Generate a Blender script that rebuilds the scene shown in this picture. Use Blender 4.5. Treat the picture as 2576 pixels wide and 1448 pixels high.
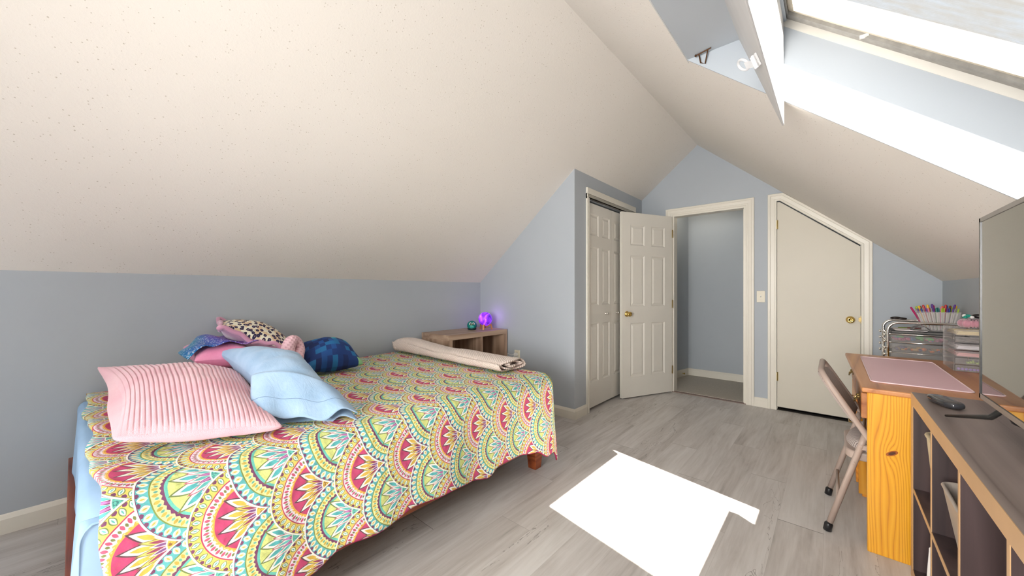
import bpy, math, random
from mathutils import Vector, Matrix, noise
sc = bpy.context.scene
for o in list(bpy.data.objects): bpy.data.objects.remove(o)
random.seed(7)
PI = math.pi

# ------------------------------------------------------------------ camera
cam_d = bpy.data.cameras.new('camera'); cam = bpy.data.objects.new('camera', cam_d)
sc.collection.objects.link(cam); sc.camera = cam
cam.location = (0, 0, 1.15); cam.rotation_euler = (PI/2, 0, 0.719)
cam_d.sensor_fit = 'HORIZONTAL'; cam_d.sensor_width = 36.0
cam_d.lens = 36.0 * 921.5 / 2576.0
cam_d.shift_y = (733.5 - 724.0) / 2576.0
cam_d.clip_start = 0.02; cam_d.clip_end = 200

# ------------------------------------------------------------------ light
sc.view_settings.view_transform = 'Standard'; sc.view_settings.look = 'None'
sc.view_settings.exposure = 1.66; sc.view_settings.gamma = 1.0
sc.view_settings.use_curve_mapping = False
w = bpy.data.worlds.new('sky'); sc.world = w; w.use_nodes = True
bg = w.node_tree.nodes['Background']
bg.inputs[0].default_value = (0.90, 0.95, 1.0, 1); bg.inputs[1].default_value = 0.30
SUN = Vector((-0.543, 0.332, -1.0)).normalized()
sd = bpy.data.lights.new('sun', 'SUN'); sd.energy = 16.5; sd.angle = 0.008; sd.color = (1.0, 0.97, 0.93)
so = bpy.data.objects.new('sun', sd); sc.collection.objects.link(so)
so.location = (3, -2, 6); so.rotation_euler = SUN.to_track_quat('-Z', 'Y').to_euler()
def area(name, loc, size, sizey, direction, power, color=(1, 1, 1)):
    d = bpy.data.lights.new(name, 'AREA'); d.shape = 'RECTANGLE'; d.size = size; d.size_y = sizey
    d.energy = power; d.color = color
    o = bpy.data.objects.new(name, d); sc.collection.objects.link(o)
    o.location = loc; o.rotation_euler = Vector(direction).to_track_quat('-Z', 'Y').to_euler(); return o
# added fill lights, posing as daylight at made-up gable windows behind the camera
area('added_fill_gable_left', (-1.85, -1.74, 1.35), 1.0, 1.2, (0.10, 1, -0.16), 4.5, (0.97, 0.98, 1.0))
gr = area('added_fill_gable_right', (-0.45, -1.74, 1.35), 1.0, 1.2, (0.03, 1, -0.06), 22.0, (1.0, 0.98, 0.94)); gr.data.spread = 1.9

# ------------------------------------------------------------------ mesh helpers
class MB:
    def __init__(s): s.v = []; s.f = []; s.m = []; s.uv = {}
    def add(s, vs, fs, mi=0):
        b = len(s.v); s.v += [tuple(p) for p in vs]
        for f in fs: s.f.append([b+i for i in f]); s.m.append(mi)
        return b
    def box(s, x0, x1, y0, y1, z0, z1, mi=0, M=None):
        vs = [Vector((x, y, z)) for z in (z0, z1) for y in (y0, y1) for x in (x0, x1)]
        if M: vs = [M @ p for p in vs]
        s.add(vs, [(0,2,3,1),(4,5,7,6),(0,1,5,4),(2,6,7,3),(0,4,6,2),(1,3,7,5)], mi); return s
    def prism(s, pts, axis, a, b, mi=0):
        n = len(pts)
        def P(p, c):
            if axis == 'Y': return (p[0], c, p[1])
            if axis == 'X': return (c, p[0], p[1])
            return (p[0], p[1], c)
        vs = [P(p, a) for p in pts] + [P(p, b) for p in pts]
        fs = [tuple(range(n)), tuple(range(2*n-1, n-1, -1))] + [(i, i+n, (i+1) % n+n, (i+1) % n) for i in range(n)]
        s.add(vs, fs, mi); return s
    def tube(s, path, r, n=12, mi=0, caps=True, closed=False):
        path = [Vector(p) for p in path]; k = len(path)
        rr = r if isinstance(r, (list, tuple)) else [r]*k
        up = None; rings = []
        for i, p in enumerate(path):
            if closed: t = path[(i+1) % k] - path[i-1]
            else: t = path[min(i+1, k-1)] - path[max(i-1, 0)]
            t.normalize()
            if up is None:
                up = Vector((0, 0, 1)) if abs(t.z) < .9 else Vector((1, 0, 0))
            up = (up - t*up.dot(t)).normalized(); sd_ = t.cross(up)
            rings.append([p + (up*math.cos(2*PI*j/n) + sd_*math.sin(2*PI*j/n))*rr[i] for j in range(n)])
        vs = [q for R in rings for q in R]; fs = []
        for i in range(k if closed else k-1):
            for j in range(n):
                a = i*n+j; b = i*n+(j+1) % n; i2 = (i+1) % k
                fs.append((a, b, i2*n+(j+1) % n, i2*n+j))
        if caps and not closed: fs += [tuple(range(n-1, -1, -1)), tuple(range((k-1)*n, k*n))]
        s.add(vs, fs, mi); return s
    def lathe(s, prof, c, axis=(0, 0, 1), n=24, mi=0):
        ax = Vector(axis).normalized(); q = ax.to_track_quat('Z', 'Y').to_matrix(); c = Vector(c)
        vs = []; k = len(prof)
        for r, h in prof:
            for j in range(n):
                a = 2*PI*j/n; vs.append(c + q @ Vector((r*math.cos(a), r*math.sin(a), h)))
        fs = [(i*n+j, i*n+(j+1) % n, (i+1)*n+(j+1) % n, (i+1)*n+j) for i in range(k-1) for j in range(n)]
        fs += [tuple(range(n-1, -1, -1)), tuple(range((k-1)*n, k*n))]
        s.add(vs, fs, mi); return s
    def ball(s, c, rx, ry=None, rz=None, n=20, m=12, mi=0, M=None):
        ry = ry or rx; rz = rz or rx; c = Vector(c); vs = []
        for i in range(m+1):
            th = PI*i/m
            for j in range(n):
                a = 2*PI*j/n; p = Vector((rx*math.sin(th)*math.cos(a), ry*math.sin(th)*math.sin(a), rz*math.cos(th)))
                vs.append(c + (M @ p if M else p))
        s.add(vs, [(i*n+j, (i+1)*n+j, (i+1)*n+(j+1) % n, i*n+(j+1) % n) for i in range(m) for j in range(n)], mi); return s
    def grid(s, fn, nu, nv, mi=0, uvfn=None, flip=False):
        b = len(s.v)
        for j in range(nv+1):
            for i in range(nu+1):
                s.v.append(tuple(fn(i/nu, j/nv)))
                if uvfn: s.uv[len(s.v)-1] = uvfn(i/nu, j/nv)
        for j in range(nv):
            for i in range(nu):
                a = b+j*(nu+1)+i; q = [a, a+1, a+nu+2, a+nu+1]
                s.f.append(q[::-1] if flip else q); s.m.append(mi)
        return s
ORG = {}
def link(o): sc.collection.objects.link(o)
def setp(o, label=None, cat=None, group=None, kind=None):
    if label: o['label'] = label
    if cat: o['category'] = cat
    if group: o['group'] = group
    if kind: o['kind'] = kind
    return o
def thing(name, loc, label, cat, group=None):
    o = bpy.data.objects.new(name, None); o.empty_display_size = .05; link(o); o.location = loc
    ORG[o.name] = Vector(loc); return setp(o, label, cat, group)
def build(name, mb, mats, parent=None, smooth=False, bevel=0, seg=2, label=None, cat=None, group=None, kind=None, fix=True, origin=None, wn=False, solid=0, autosmooth=None):
    me = bpy.data.meshes.new(name)
    root = Vector((0, 0, 0))
    if parent is not None: root = ORG[parent.name]
    elif origin is not None: root = Vector(origin)
    me.from_pydata([tuple(Vector(p)-root) for p in mb.v], [], mb.f)
    if not isinstance(mats, (list, tuple)): mats = [mats]
    for m in mats: me.materials.append(m)
    for p, mi in zip(me.polygons, mb.m): p.material_index = mi; p.use_smooth = smooth
    if mb.uv:
        uvl = me.uv_layers.new(name='UVMap')
        for lp in me.loops:
            if lp.vertex_index in mb.uv: uvl.data[lp.index].uv = mb.uv[lp.vertex_index]
    if fix:
        import bmesh
        bm = bmesh.new(); bm.from_mesh(me); bmesh.ops.recalc_face_normals(bm, faces=bm.faces); bm.to_mesh(me); bm.free()
    me.update()
    o = bpy.data.objects.new(name, me); link(o)
    if parent is not None:
        o.parent = parent
    elif origin is not None: o.location = origin
    ORG[o.name] = root
    if solid:
        md = o.modifiers.new('t', 'SOLIDIFY'); md.thickness = abs(solid); md.offset = 1 if solid > 0 else -1
    if bevel:
        md = o.modifiers.new('b', 'BEVEL'); md.width = bevel; md.segments = seg; md.limit_method = 'ANGLE'; md.angle_limit = math.radians(38)
        md.harden_normals = False
    return setp(o, label, cat, group, kind)
def struct(name, mb, mats, **k): return build(name, mb, mats, kind='structure', **k)
def copytree(o, parent=None):
    c = o.copy(); link(c)
    if parent is not None: c.parent = parent
    for ch in list(o.children): copytree(ch, c)
    ORG[c.name] = ORG[o.name]; return c

# ------------------------------------------------------------------ shader helpers
class V:
    def __init__(s, nt, x): s.nt = nt; s.x = x
    def _m(s, op, *a):
        n = s.nt.nodes.new('ShaderNodeMath'); n.operation = op
        for i, q in enumerate((s,)+a):
            q = q.x if isinstance(q, V) else q
            if isinstance(q, (int, float)): n.inputs[i].default_value = q
            else: s.nt.links.new(q, n.inputs[i])
        return V(s.nt, n.outputs[0])
    def __add__(s, o): return s._m('ADD', o)
    __radd__ = __add__
    def __sub__(s, o): return s._m('SUBTRACT', o)
    def __rsub__(s, o): return V(s.nt, o)._m('SUBTRACT', s)
    def __mul__(s, o): return s._m('MULTIPLY', o)
    __rmul__ = __mul__
    def __truediv__(s, o): return s._m('DIVIDE', o)
    def abs(s): return s._m('ABSOLUTE')
    def sin(s): return s._m('SINE')
    def cos(s): return s._m('COSINE')
    def floor(s): return s._m('FLOOR')
    def fract(s): return s._m('FRACT')
    def sqrt(s): return s._m('SQRT')
    def min(s, o): return s._m('MINIMUM', o)
    def max(s, o): return s._m('MAXIMUM', o)
    def lt(s, o): return s._m('LESS_THAN', o)
    def gt(s, o): return s._m('GREATER_THAN', o)
    def pow(s, o): return s._m('POWER', o)
    def atan2(s, o): return s._m('ARCTAN2', o)
    def band(s, a, b): return s.gt(a)*s.lt(b)
    def sel(s, a, b): return s*a + (1-s)*b       # s is 0/1
def mixc(nt, fac, a, b):
    n = nt.nodes.new('ShaderNodeMix'); n.data_type = 'RGBA'
    for sock, q in ((n.inputs[0], fac), (n.inputs[6], a), (n.inputs[7], b)):
        q = q.x if isinstance(q, V) else q
        if isinstance(q, (int, float)): sock.default_value = q
        elif isinstance(q, (tuple, list)): sock.default_value = (*q[:3], 1)
        else: nt.links.new(q, sock)
    return n.outputs[2]
def lin(r, g=None, b=None):
    if isinstance(r, (tuple, list)): r, g, b = r
    f = lambda c: (c/255/12.92) if c/255 <= .04045 else ((c/255+.055)/1.055)**2.4
    return (f(r), f(g), f(b))
def newmat(name):
    m = bpy.data.materials.new(name); m.use_nodes = True
    nt = m.node_tree; return m, nt, nt.nodes['Principled BSDF']
def coord(nt, kind='Object', scale=(1, 1, 1), rot=(0, 0, 0)):
    tc = nt.nodes.new('ShaderNodeTexCoord'); mp = nt.nodes.new('ShaderNodeMapping')
    nt.links.new(tc.outputs[kind], mp.inputs[0]); mp.inputs['Scale'].default_value = scale; mp.inputs['Rotation'].default_value = rot
    return mp.outputs[0]
def noise_t(nt, vec, scale=5, detail=3, rough=.5, dist=0):
    n = nt.nodes.new('ShaderNodeTexNoise'); nt.links.new(vec, n.inputs['Vector'])
    n.inputs['Scale'].default_value = scale; n.inputs['Detail'].default_value = detail
    n.inputs['Roughness'].default_value = rough; n.inputs['Distortion'].default_value = dist
    return V(nt, n.outputs[0])
def ramp(nt, fac, stops):
    n = nt.nodes.new('ShaderNodeValToRGB'); nt.links.new(fac.x if isinstance(fac, V) else fac, n.inputs[0])
    e = n.color_ramp.elements
    while len(e) < len(stops): e.new(.5)
    for el, (p, c) in zip(e, stops): el.position = p; el.color = (*c, 1)
    return n.outputs[0]
def bump(nt, bs, h, strength=.3, dist=.01):
    n = nt.nodes.new('ShaderNodeBump'); n.inputs['Strength'].default_value = strength; n.inputs['Distance'].default_value = dist
    nt.links.new(h.x if isinstance(h, V) else h, n.inputs['Height']); nt.links.new(n.outputs[0], bs.inputs['Normal'])
def sock(nt, c, s):
    if isinstance(c, V): c = c.x
    if isinstance(c, (tuple, list)): s.default_value = (*c[:3], 1)
    elif isinstance(c, (int, float)): s.default_value = c
    else: nt.links.new(c, s)
def plain(name, rgb, rough=.6, var=.05, metal=0, sc_=8, bmp=0, bscale=60, alpha=1, trans=0, sheen=0, ior=1.45, spec=None, coat=0):
    m, nt, bs = newmat(name); c = coord(nt)
    base = rgb if max(rgb) <= 1.0 else lin(rgb)
    n = noise_t(nt, c, sc_, 4)
    lo = tuple(x*(1-var) for x in base); hi = tuple(min(1, x*(1+var)) for x in base)
    nt.links.new(ramp(nt, n, [(.3, lo), (.7, hi)]), bs.inputs['Base Color'])
    bs.inputs['Roughness'].default_value = rough; bs.inputs['Metallic'].default_value = metal
    bs.inputs['IOR'].default_value = ior
    if spec is not None: bs.inputs['Specular IOR Level'].default_value = spec
    if alpha < 1: bs.inputs['Alpha'].default_value = alpha
    if trans: bs.inputs['Transmission Weight'].default_value = trans
    if sheen: bs.inputs['Sheen Weight'].default_value = sheen; bs.inputs['Sheen Roughness'].default_value = .5
    if coat: bs.inputs['Coat Weight'].default_value = coat
    if bmp: bump(nt, bs, noise_t(nt, c, bscale, 3), bmp, .004)
    return m
def wood(name, c1, c2, c3, axis='Z', ring=14, rough=.45, knots=False, coat=0, fine=1.0, strength=1.0):
    m, nt, bs = newmat(name)
    st = {'X': (.10, 1, 1), 'Y': (1, .10, 1), 'Z': (1, 1, .10)}[axis]
    c = coord(nt, scale=st)
    wv = noise_t(nt, c, 3.2, 2, .5, .6)
    bands = (wv*ring).fract(); bands = (bands-.5).abs()*2
    fn = noise_t(nt, coord(nt, scale=tuple(q*(1 if q < 1 else 9) for q in st)), 14*fine, 4, .6)
    f = (bands*.6*strength + fn*.5 + .2*(1-strength))
    col = ramp(nt, f, [(.12, lin(c3)), (.38, lin(c1)), (.85, lin(c2))])
    if knots:
        kn = nt.nodes.new('ShaderNodeTexVoronoi'); kn.inputs['Scale'].default_value = 1
        cc = coord(nt, scale={'Z': (5.5, 5.5, 2.0), 'X': (2, 5.5, 5.5), 'Y': (5.5, 2, 5.5)}[axis]); nt.links.new(cc, kn.inputs['Vector'])
        kf = V(nt, kn.outputs['Distance'])
        col = mixc(nt, kf.lt(.075), col, lin(90, 45, 15))
        col = mixc(nt, kf.band(.075, .11)*.6, col, lin(150, 85, 20))
    sock(nt, col, bs.inputs['Base Color']); bs.inputs['Roughness'].default_value = rough
    if coat: bs.inputs['Coat Weight'].default_value = coat; bs.inputs['Coat Roughness'].default_value = .15
    bump(nt, bs, fn, .08, .002); return m

# ------------------------------------------------------------------ setting materials
def m_wallpaint():
    m, nt, bs = newmat('blue_grey_paint'); c = coord(nt)
    n = noise_t(nt, c, 1.3, 3); col = ramp(nt, n, [(.3, (.425, .465, .510)), (.7, (.450, .490, .535))])
    sock(nt, col, bs.inputs['Base Color']); bs.inputs['Roughness'].default_value = .55
    bs.inputs['Specular IOR Level'].default_value = .35
    bump(nt, bs, noise_t(nt, c, 130, 3), .06, .002); return m
def m_ceiling():
    m, nt, bs = newmat('speckled_ceiling_texture'); c = coord(nt)
    vo = nt.nodes.new('ShaderNodeTexVoronoi'); vo.inputs['Scale'].default_value = 80; nt.links.new(c, vo.inputs['Vector'])
    vd = V(nt, vo.outputs['Distance'])
    sep = nt.nodes.new('ShaderNodeSeparateColor'); nt.links.new(vo.outputs['Color'], sep.inputs[0])
    pick = V(nt, sep.outputs[0]).gt(.60); big = V(nt, sep.outputs[1])*.17 + .05
    dens = noise_t(nt, c, 1.6, 3).gt(.42)
    speck = (vd - big).lt(0)*pick*dens
    n = noise_t(nt, c, .8, 2); base = ramp(nt, n, [(.3, (.775, .745, .700)), (.7, (.805, .775, .735))])
    col = mixc(nt, speck*.55, base, (.36, .31, .24))
    sock(nt, col, bs.inputs['Base Color']); bs.inputs['Roughness'].default_value = .95
    bs.inputs['Specular IOR Level'].default_value = .1
    bump(nt, bs, noise_t(nt, c, 110, 4, .65) + noise_t(nt, c, 45, 3)*.5, .22, .004); return m
def m_floor():
    m, nt, bs = newmat('grey_oak_vinyl_planks')
    tc = nt.nodes.new('ShaderNodeTexCoord'); sp = nt.nodes.new('ShaderNodeSeparateXYZ'); nt.links.new(tc.outputs['Object'], sp.inputs[0])
    x = V(nt, sp.outputs[0]); y = V(nt, sp.outputs[1])
    W, L = .178, 1.22
    row = ((x+10)/W).floor(); hx = ((x+10)/W).fract()
    off = (row*.377).fract()*L
    ly = ((y+20+off)/L); col_i = ly.floor(); hy = ly.fract()
    wn = nt.nodes.new('ShaderNodeTexWhiteNoise'); wn.noise_dimensions = '2D'
    cb = nt.nodes.new('ShaderNodeCombineXYZ'); nt.links.new(row.x, cb.inputs[0]); nt.links.new(col_i.x, cb.inputs[1])
    nt.links.new(cb.outputs[0], wn.inputs['Vector']); rnd = V(nt, wn.outputs[0])
    cb2 = nt.nodes.new('ShaderNodeCombineXYZ'); nt.links.new((x*1.0 + rnd*7).x, cb2.inputs[0]); nt.links.new((y*.13 + rnd*3).x, cb2.inputs[1])
    g1 = noise_t(nt, cb2.outputs[0], 9, 5, .62, .7)
    cb3 = nt.nodes.new('ShaderNodeCombineXYZ'); nt.links.new((x*1.0 + rnd*5).x, cb3.inputs[0]); nt.links.new((y*.05 + rnd).x, cb3.inputs[1])
    g2 = noise_t(nt, cb3.outputs[0], 60, 3, .6)
    f = (g1-.5)*1.15 + g2*.42 + .345 + rnd*.12
    col = ramp(nt, f, [(.26, (.30, .272, .256)), (.48, (.465, .435, .415)), (.72, (.575, .550, .532)), (.9, (.63, .61, .595))])
    cr = noise_t(nt, cb2.outputs[0], 16, 3, .5, 1.6)
    crack = (cr-.5).abs().lt(.006)*noise_t(nt, cb2.outputs[0], 3.1, 2).gt(.58)
    col = mixc(nt, crack*.55, col, (.13, .11, .10))
    seam = (hx-.5).abs().gt(.4955)
    endj = (hy-.5).abs().gt(.4985)
    gap = endj*rnd.gt(.55)
    col = mixc(nt, seam*.22, col, (.2, .18, .16)); col = mixc(nt, endj*.3, col, (.18, .16, .15)); col = mixc(nt, gap*.8, col, (.06, .05, .05))
    sock(nt, col, bs.inputs['Base Color']); bs.inputs['Roughness'].default_value = .42
    bs.inputs['Specular IOR Level'].default_value = .35
    bump(nt, bs, g2 - seam*1.0, .06, .003); return m
PAINT = m_wallpaint(); CEIL = m_ceiling(); FLOOR = m_floor()
TRIM = plain('cream_gloss_trim', (.78, .745, .66), .35, .02, sc_=3)
DOORW = plain('white_door_paint', (.74, .715, .655), .38, .02, sc_=3)
GAPSHADE = plain('gap_shade_black', (.03, .025, .02), .9, .1)  # near-black panels painted to stand for shade in the attic door gaps
BRASS = plain('polished_brass', (.75, .52, .16), .18, .08, metal=1)
OLDBRASS = plain('aged_brass', (.33, .24, .10), .4, .2, metal=1)
CHROME = plain('chrome', (.82, .80, .77), .16, .03, metal=1)
CARPET = plain('beige_carpet', (.50, .46, .40), .98, .08, sc_=60, bmp=.5, bscale=220)
EXTROOF = plain('roof_boards', (.16, .12, .09), .9, .2)
OFFWHITE = plain('almond_plastic', (.74, .69, .56), .35, .02)
WHITEPL = plain('white_plastic', (.80, .79, .76), .35, .02)

# ------------------------------------------------------------------ room dimensions (metres)
XL, XR, XP = -2.97, 0.65, -1.126
YN, YC, YF = -1.70, 2.854, 4.398
XC = -1.749
def zl(x): return 1.2532 + .8243*(x-XL)
ZP = zl(XP)
def zr(x): return ZP - .8669*(x-XP)
ZK = zr(XR)
T = .06

mb = MB(); mb.box(XL-.1, XR+.1, YN-.1, YF+.06, -.08, 0)
struct('floor', mb, FLOOR)
mb = MB(); mb.box(XC, .3, YF+.06, 5.6, -.08, .003); struct('floor_hall', mb, CARPET)
mb = MB(); mb.box(XL-.1, XL, YN-.1, YF+.1, 0, 1.2532+.0); struct('wall_left', mb, PAINT)
mb = MB(); mb.box(XR, XR+.1, YN-.1, YF+.1, 0, ZK); struct('wall_right', mb, PAINT)
# sloped ceilings
mb = MB(); mb.prism([(XL-.1, zl(XL-.1)), (XP, ZP), (XP, ZP+.12), (XL-.1, zl(XL-.1)+.12)], 'Y', YN-.1, YF+.1)
struct('ceiling_left', mb, CEIL)
OY0, OY1, OX0, OX1 = .84, 1.85, -.516, .637
PY0, PY1 = -1.30, -.38  # opening of the added second skylight, out of view
def slab(m, x0, x1, y0, y1, t=T): m.prism([(x0, zr(x0)), (x1, zr(x1)), (x1, zr(x1)+t), (x0, zr(x0)+t)], 'Y', y0, y1)
mb = MB(); slab(mb, XP, OX0, YN-.1, YF+.1); slab(mb, OX1, XR+.1, YN-.1, YF+.1)
slab(mb, OX0, OX1, YN-.1, PY0); slab(mb, OX0, OX1, PY1, OY0-.03); slab(mb, OX0, -.15, PY0, PY1); slab(mb, OX0, OX1, OY1+.006, YF+.1)
struct('ceiling_right', mb, CEIL)
# roof deck above (keeps the sun out everywhere but the seen skylight and the added one)
RD = .335
mb = MB()
def deck(m, x0, x1, y0, y1): m.prism([(x0, zr(x0)+RD), (x1, zr(x1)+RD), (x1, zr(x1)+RD+.03), (x0, zr(x0)+RD+.03)], 'Y', y0, y1)
deck(mb, XP, -.15, YN-.1, 5.8); deck(mb, OX1+.03, XR+.45, YN-.1, 5.8); deck(mb, -.15, OX1+.03, YN-.1, PY0); deck(mb, -.15, OX1+.03, PY1, OY0-.02); deck(mb, -.15, OX1+.03, OY1+.02, 5.8)
mb.box(XR+.1, XR+.45, YN-.1, YF+.1, .9, .93)
struct('roof_deck', mb, EXTROOF)
# walls of the skylight shaft
def shaft(m, ya, yb): m.prism([(OX0-.012, 2.2565), (OX0, zr(OX0)), (OX1, zr(OX1)), (OX1+.03, zr(OX1+.03)+RD), (-.17, zr(-.17)+RD), (-.3, 2.29)], 'Y', ya, yb)
mb = MB(); shaft(mb, OY1, OY1+.006); struct('wall_shaft_far', mb, PAINT)
mb = MB(); shaft(mb, OY0-.03, OY0); struct('wall_shaft_near', mb, PAINT)
mb = MB(); mb.prism([(OX1, zr(OX1)), (OX1+.03, zr(OX1+.03)), (OX1+.03, zr(OX1+.03)+RD), (OX1, zr(OX1)+RD)], 'Y', OY0-.03, OY1+.03)
struct('wall_shaft_low', mb, PAINT)
mb = MB(); mb.box(OX0-.004, -.14, OY0-.03, OY1+.03, 2.246, 2.27); struct('ceiling_recess', mb, PAINT)
BEAMW = plain('white_beam_paint', (.60, .60, .605), .5, .03)
mb = MB(); mb.prism([(-.306, 2.246), (-.153, 1.823), (-.148, 1.826), (-.150, 2.28), (-.306, 2.28)], 'Y', OY0-.02, OY1-.002)
struct('trim_7', mb, BEAMW, bevel=.003)

mb = MB()
for ya_, yb_ in ((PY0-.02, PY0), (PY1, PY1+.02)): mb.prism([(-.16, zr(-.16)), (OX1, zr(OX1)), (OX1, zr(OX1)+RD+.02), (-.16, zr(-.16)+RD+.02)], 'Y', ya_, yb_)
mb.prism([(-.17, zr(-.17)), (-.15, zr(-.15)), (-.15, zr(-.15)+RD+.02), (-.17, zr(-.17)+RD+.02)], 'Y', PY0-.02, PY1+.02)
mb.prism([(OX1, zr(OX1)), (OX1+.03, zr(OX1+.03)), (OX1+.03, zr(OX1+.03)+RD), (OX1, zr(OX1)+RD)], 'Y', PY0-.02, PY1+.02)
struct('wall_shaft_added', mb, PAINT)  # shaft of the added skylight, unseen, put in for bounced light
# gable wall behind the camera, with two added windows for the fill lights
WX = [(-2.35, -1.35), (-.95, .05)]
mb = MB(); y0, y1 = YN-.1, YN
mb.box(XL, WX[0][0], y0, y1, 0, zl(XL)); mb.prism([(XL, zl(XL)), (WX[0][0], zl(XL)), (WX[0][0], zl(WX[0][0]))], 'Y', y0, y1)
mb.box(WX[0][0], WX[1][1], y0, y1, 0, .75)
mb.box(WX[0][1], WX[1][0], y0, y1, .75, 1.95)
mb.prism([(WX[0][0], zl(WX[0][0])-.0), (WX[0][0]+.23, 1.95), (WX[1][1]-.23+.0, 1.95), (WX[1][1], zr(WX[1][1])), (XP, ZP)], 'Y', y0, y1)
mb.box(WX[1][1], XR, y0, y1, 0, ZK); mb.prism([(WX[1][1], ZK), (XR, ZK), (WX[1][1], zr(WX[1][1]))], 'Y', y0, y1)
struct('wall_near', mb, PAINT)
GLASS, nt, bs = newmat('window_glass')
tr = nt.nodes.new('ShaderNodeBsdfTransparent'); gl = nt.nodes.new('ShaderNodeBsdfGlossy'); gl.inputs['Roughness'].default_value = .02
mx = nt.nodes.new('ShaderNodeMixShader'); mx.inputs[0].default_value = .06
nt.links.new(tr.outputs[0], mx.inputs[1]); nt.links.new(gl.outputs[0], mx.inputs[2]); nt.links.new(mx.outputs[0], nt.nodes['Material Output'].inputs[0])
for i, (a, b) in enumerate(WX):
    mb = MB(); mb.box(a, a+.05, YN-.08, YN+.01, .75, 1.75); mb.box(b-.05, b, YN-.08, YN+.01, .75, 1.75)
    mb.box(a, b, YN-.08, YN+.01, .75, .80); mb.box(a, b, YN-.08, YN+.01, 1.70, 1.75); mb.box(a, b, YN-.07, YN-.03, 1.22, 1.26)
    f = struct('window_%d' % (i+2), mb, TRIM)  # added windows, out of view, framing the fill lights
    g = MB(); g.box(a+.05, b-.05, YN-.055, YN-.05, .8, 1.7); build('pane', g, GLASS, f)

# closet box
DH = 2.03
mb = MB(); mb.prism([(XL, 0), (XC, 0), (XC, zl(XC)), (XL, zl(XL))], 'Y', YC, YC+.09); struct('wall_closet_side', mb, PAINT)
CY0, CY1 = 3.108, 4.13
mb = MB(); x0, x1 = XC-.1, XC
for a, b, c in ((YC+.09, CY0, 0), (CY1, YF, 0), (CY0, CY1, DH)): mb.prism([(x0, c), (x1, c), (x1, zl(x1)), (x0, zl(x0))], 'Y', a, b)
struct('wall_closet_front', mb, PAINT)
# far wall with two openings
DX0, DX1 = -1.390, -.667
AX0, AX1 = -.411, .186
mb = MB(); y0, y1 = YF, YF+.11
mb.prism([(XC-.1, 0), (DX0, 0), (DX0, zl(DX0)), (XC-.1, zl(XC-.1))], 'Y', y0, y1)
mb.prism([(DX0, DH), (DX1, DH), (DX1, zr(DX1)), (XP, ZP), (DX0, zl(DX0))], 'Y', y0, y1)
mb.prism([(DX1, 0), (AX0, 0), (AX0, zr(AX0)), (DX1, zr(DX1))], 'Y', y0, y1)
mb.prism([(AX0, 2.034), (-.386, 2.034), (AX1, 1.555), (AX1, zr(AX1)), (AX0, zr(AX0))], 'Y', y0, y1)
mb.prism([(AX1, 0), (XR, 0), (XR, zr(XR)), (AX1, zr(AX1))], 'Y', y0, y1)
mb.prism([(XL-.1, 0), (XC-.1, 0), (XC-.1, zl(XC-.1)), (XL-.1, zl(XL-.1))], 'Y', y0, y1)
struct('wall_far', mb, PAINT)
# hall beyond the doorway
mb = MB(); mb.box(XC-.7, .3, 5.43, 5.53, 0, 2.4); mb.box(.2, .3, YF+.11, 5.43, 0, 2.4); mb.box(XC-.7, .3, YF+.111, YF+.14, DH+.01, 2.46); struct('wall_hall_back', mb, PAINT)
mb = MB(); mb.prism([(-1.505, 5.43), (-1.60, 5.43), (-1.80, YF+.11), (-1.70, YF+.11)], 'Z', 0, 2.4); struct('wall_hall_left', mb, PAINT)
mb = MB(); mb.box(XC-.7, .3, YF+.11, 5.53, 2.4, 2.46); struct('ceiling_hall', mb, PAINT)
hl = bpy.data.lights.new('added_hall_light', 'POINT'); hl.energy = 1.3; hl.color = (1.0, .88, .68); hl.shadow_soft_size = .12  # unseen lamp added for the warm tint in the hall
ho = bpy.data.objects.new('added_hall_light', hl); link(ho); ho.location = (-1.25, 4.9, 2.2)
hb = thing('added_ceiling_lamp', (-1.25, 4.9, 2.4), 'added, unseen round white ceiling lamp in the hall past the open door', 'lamp')
mb = MB(); mb.lathe([(.02, 2.4), (.09, 2.395), (.09, 2.37), (.02, 2.365)], (-1.25, 4.9, 0)); build('base', mb, CHROME, hb, smooth=True)
# threshold strip and carpet lip
mb = MB(); mb.prism([(DX0, YF-.012), (DX1, YF-.012), (DX1, YF+.03), (DX0, YF+.03)], 'Z', 0, .006); struct('trim_8', mb, plain('reddish_threshold', (.22, .15, .13), .5))
# skirting
def skirt(name, ax, a, b, c, s, h=.092, t=.015):
    m = MB(); pr = [(0, 0), (t, 0), (t, h-.022), (t*.45, h-.006), (0, h)]
    if ax == 'Y':   # runs along Y on plane x=c, sticking out s
        m.prism([(c+s*p[0], p[1]) for p in pr], 'Y', a, b)
    else:
        vs = [(c+s*p[0], p[1]) for p in pr]; m.prism(vs, 'X', a, b)
    return struct(name, m, TRIM)
skirt('baseboard_left', 'Y', YN, YC, XL, 1); skirt('baseboard_right', 'Y', YN, YF, XR, -1)
skirt('baseboard_closet', 'X', XL+.015, XC+.015, YC, -1); skirt('baseboard_closet_front', 'Y', YC, 3.055, XC, 1)
skirt('baseboard_far', 'X', -.600, -.481, YF, -1); skirt('baseboard_far_right', 'X', .256, XR, YF, -1)
skirt('baseboard_hall', 'X', -1.5, .2, 5.43, -1, .095); skirt('baseboard_near', 'X', XL, XR, YN, 1)
mb = MB(); mb.prism([(-1.500, 5.43), (-1.512, 5.43), (-1.705, YF+.11), (-1.69, YF+.11)], 'Z', 0, .095); struct('baseboard_hall_left', mb, TRIM)

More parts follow.
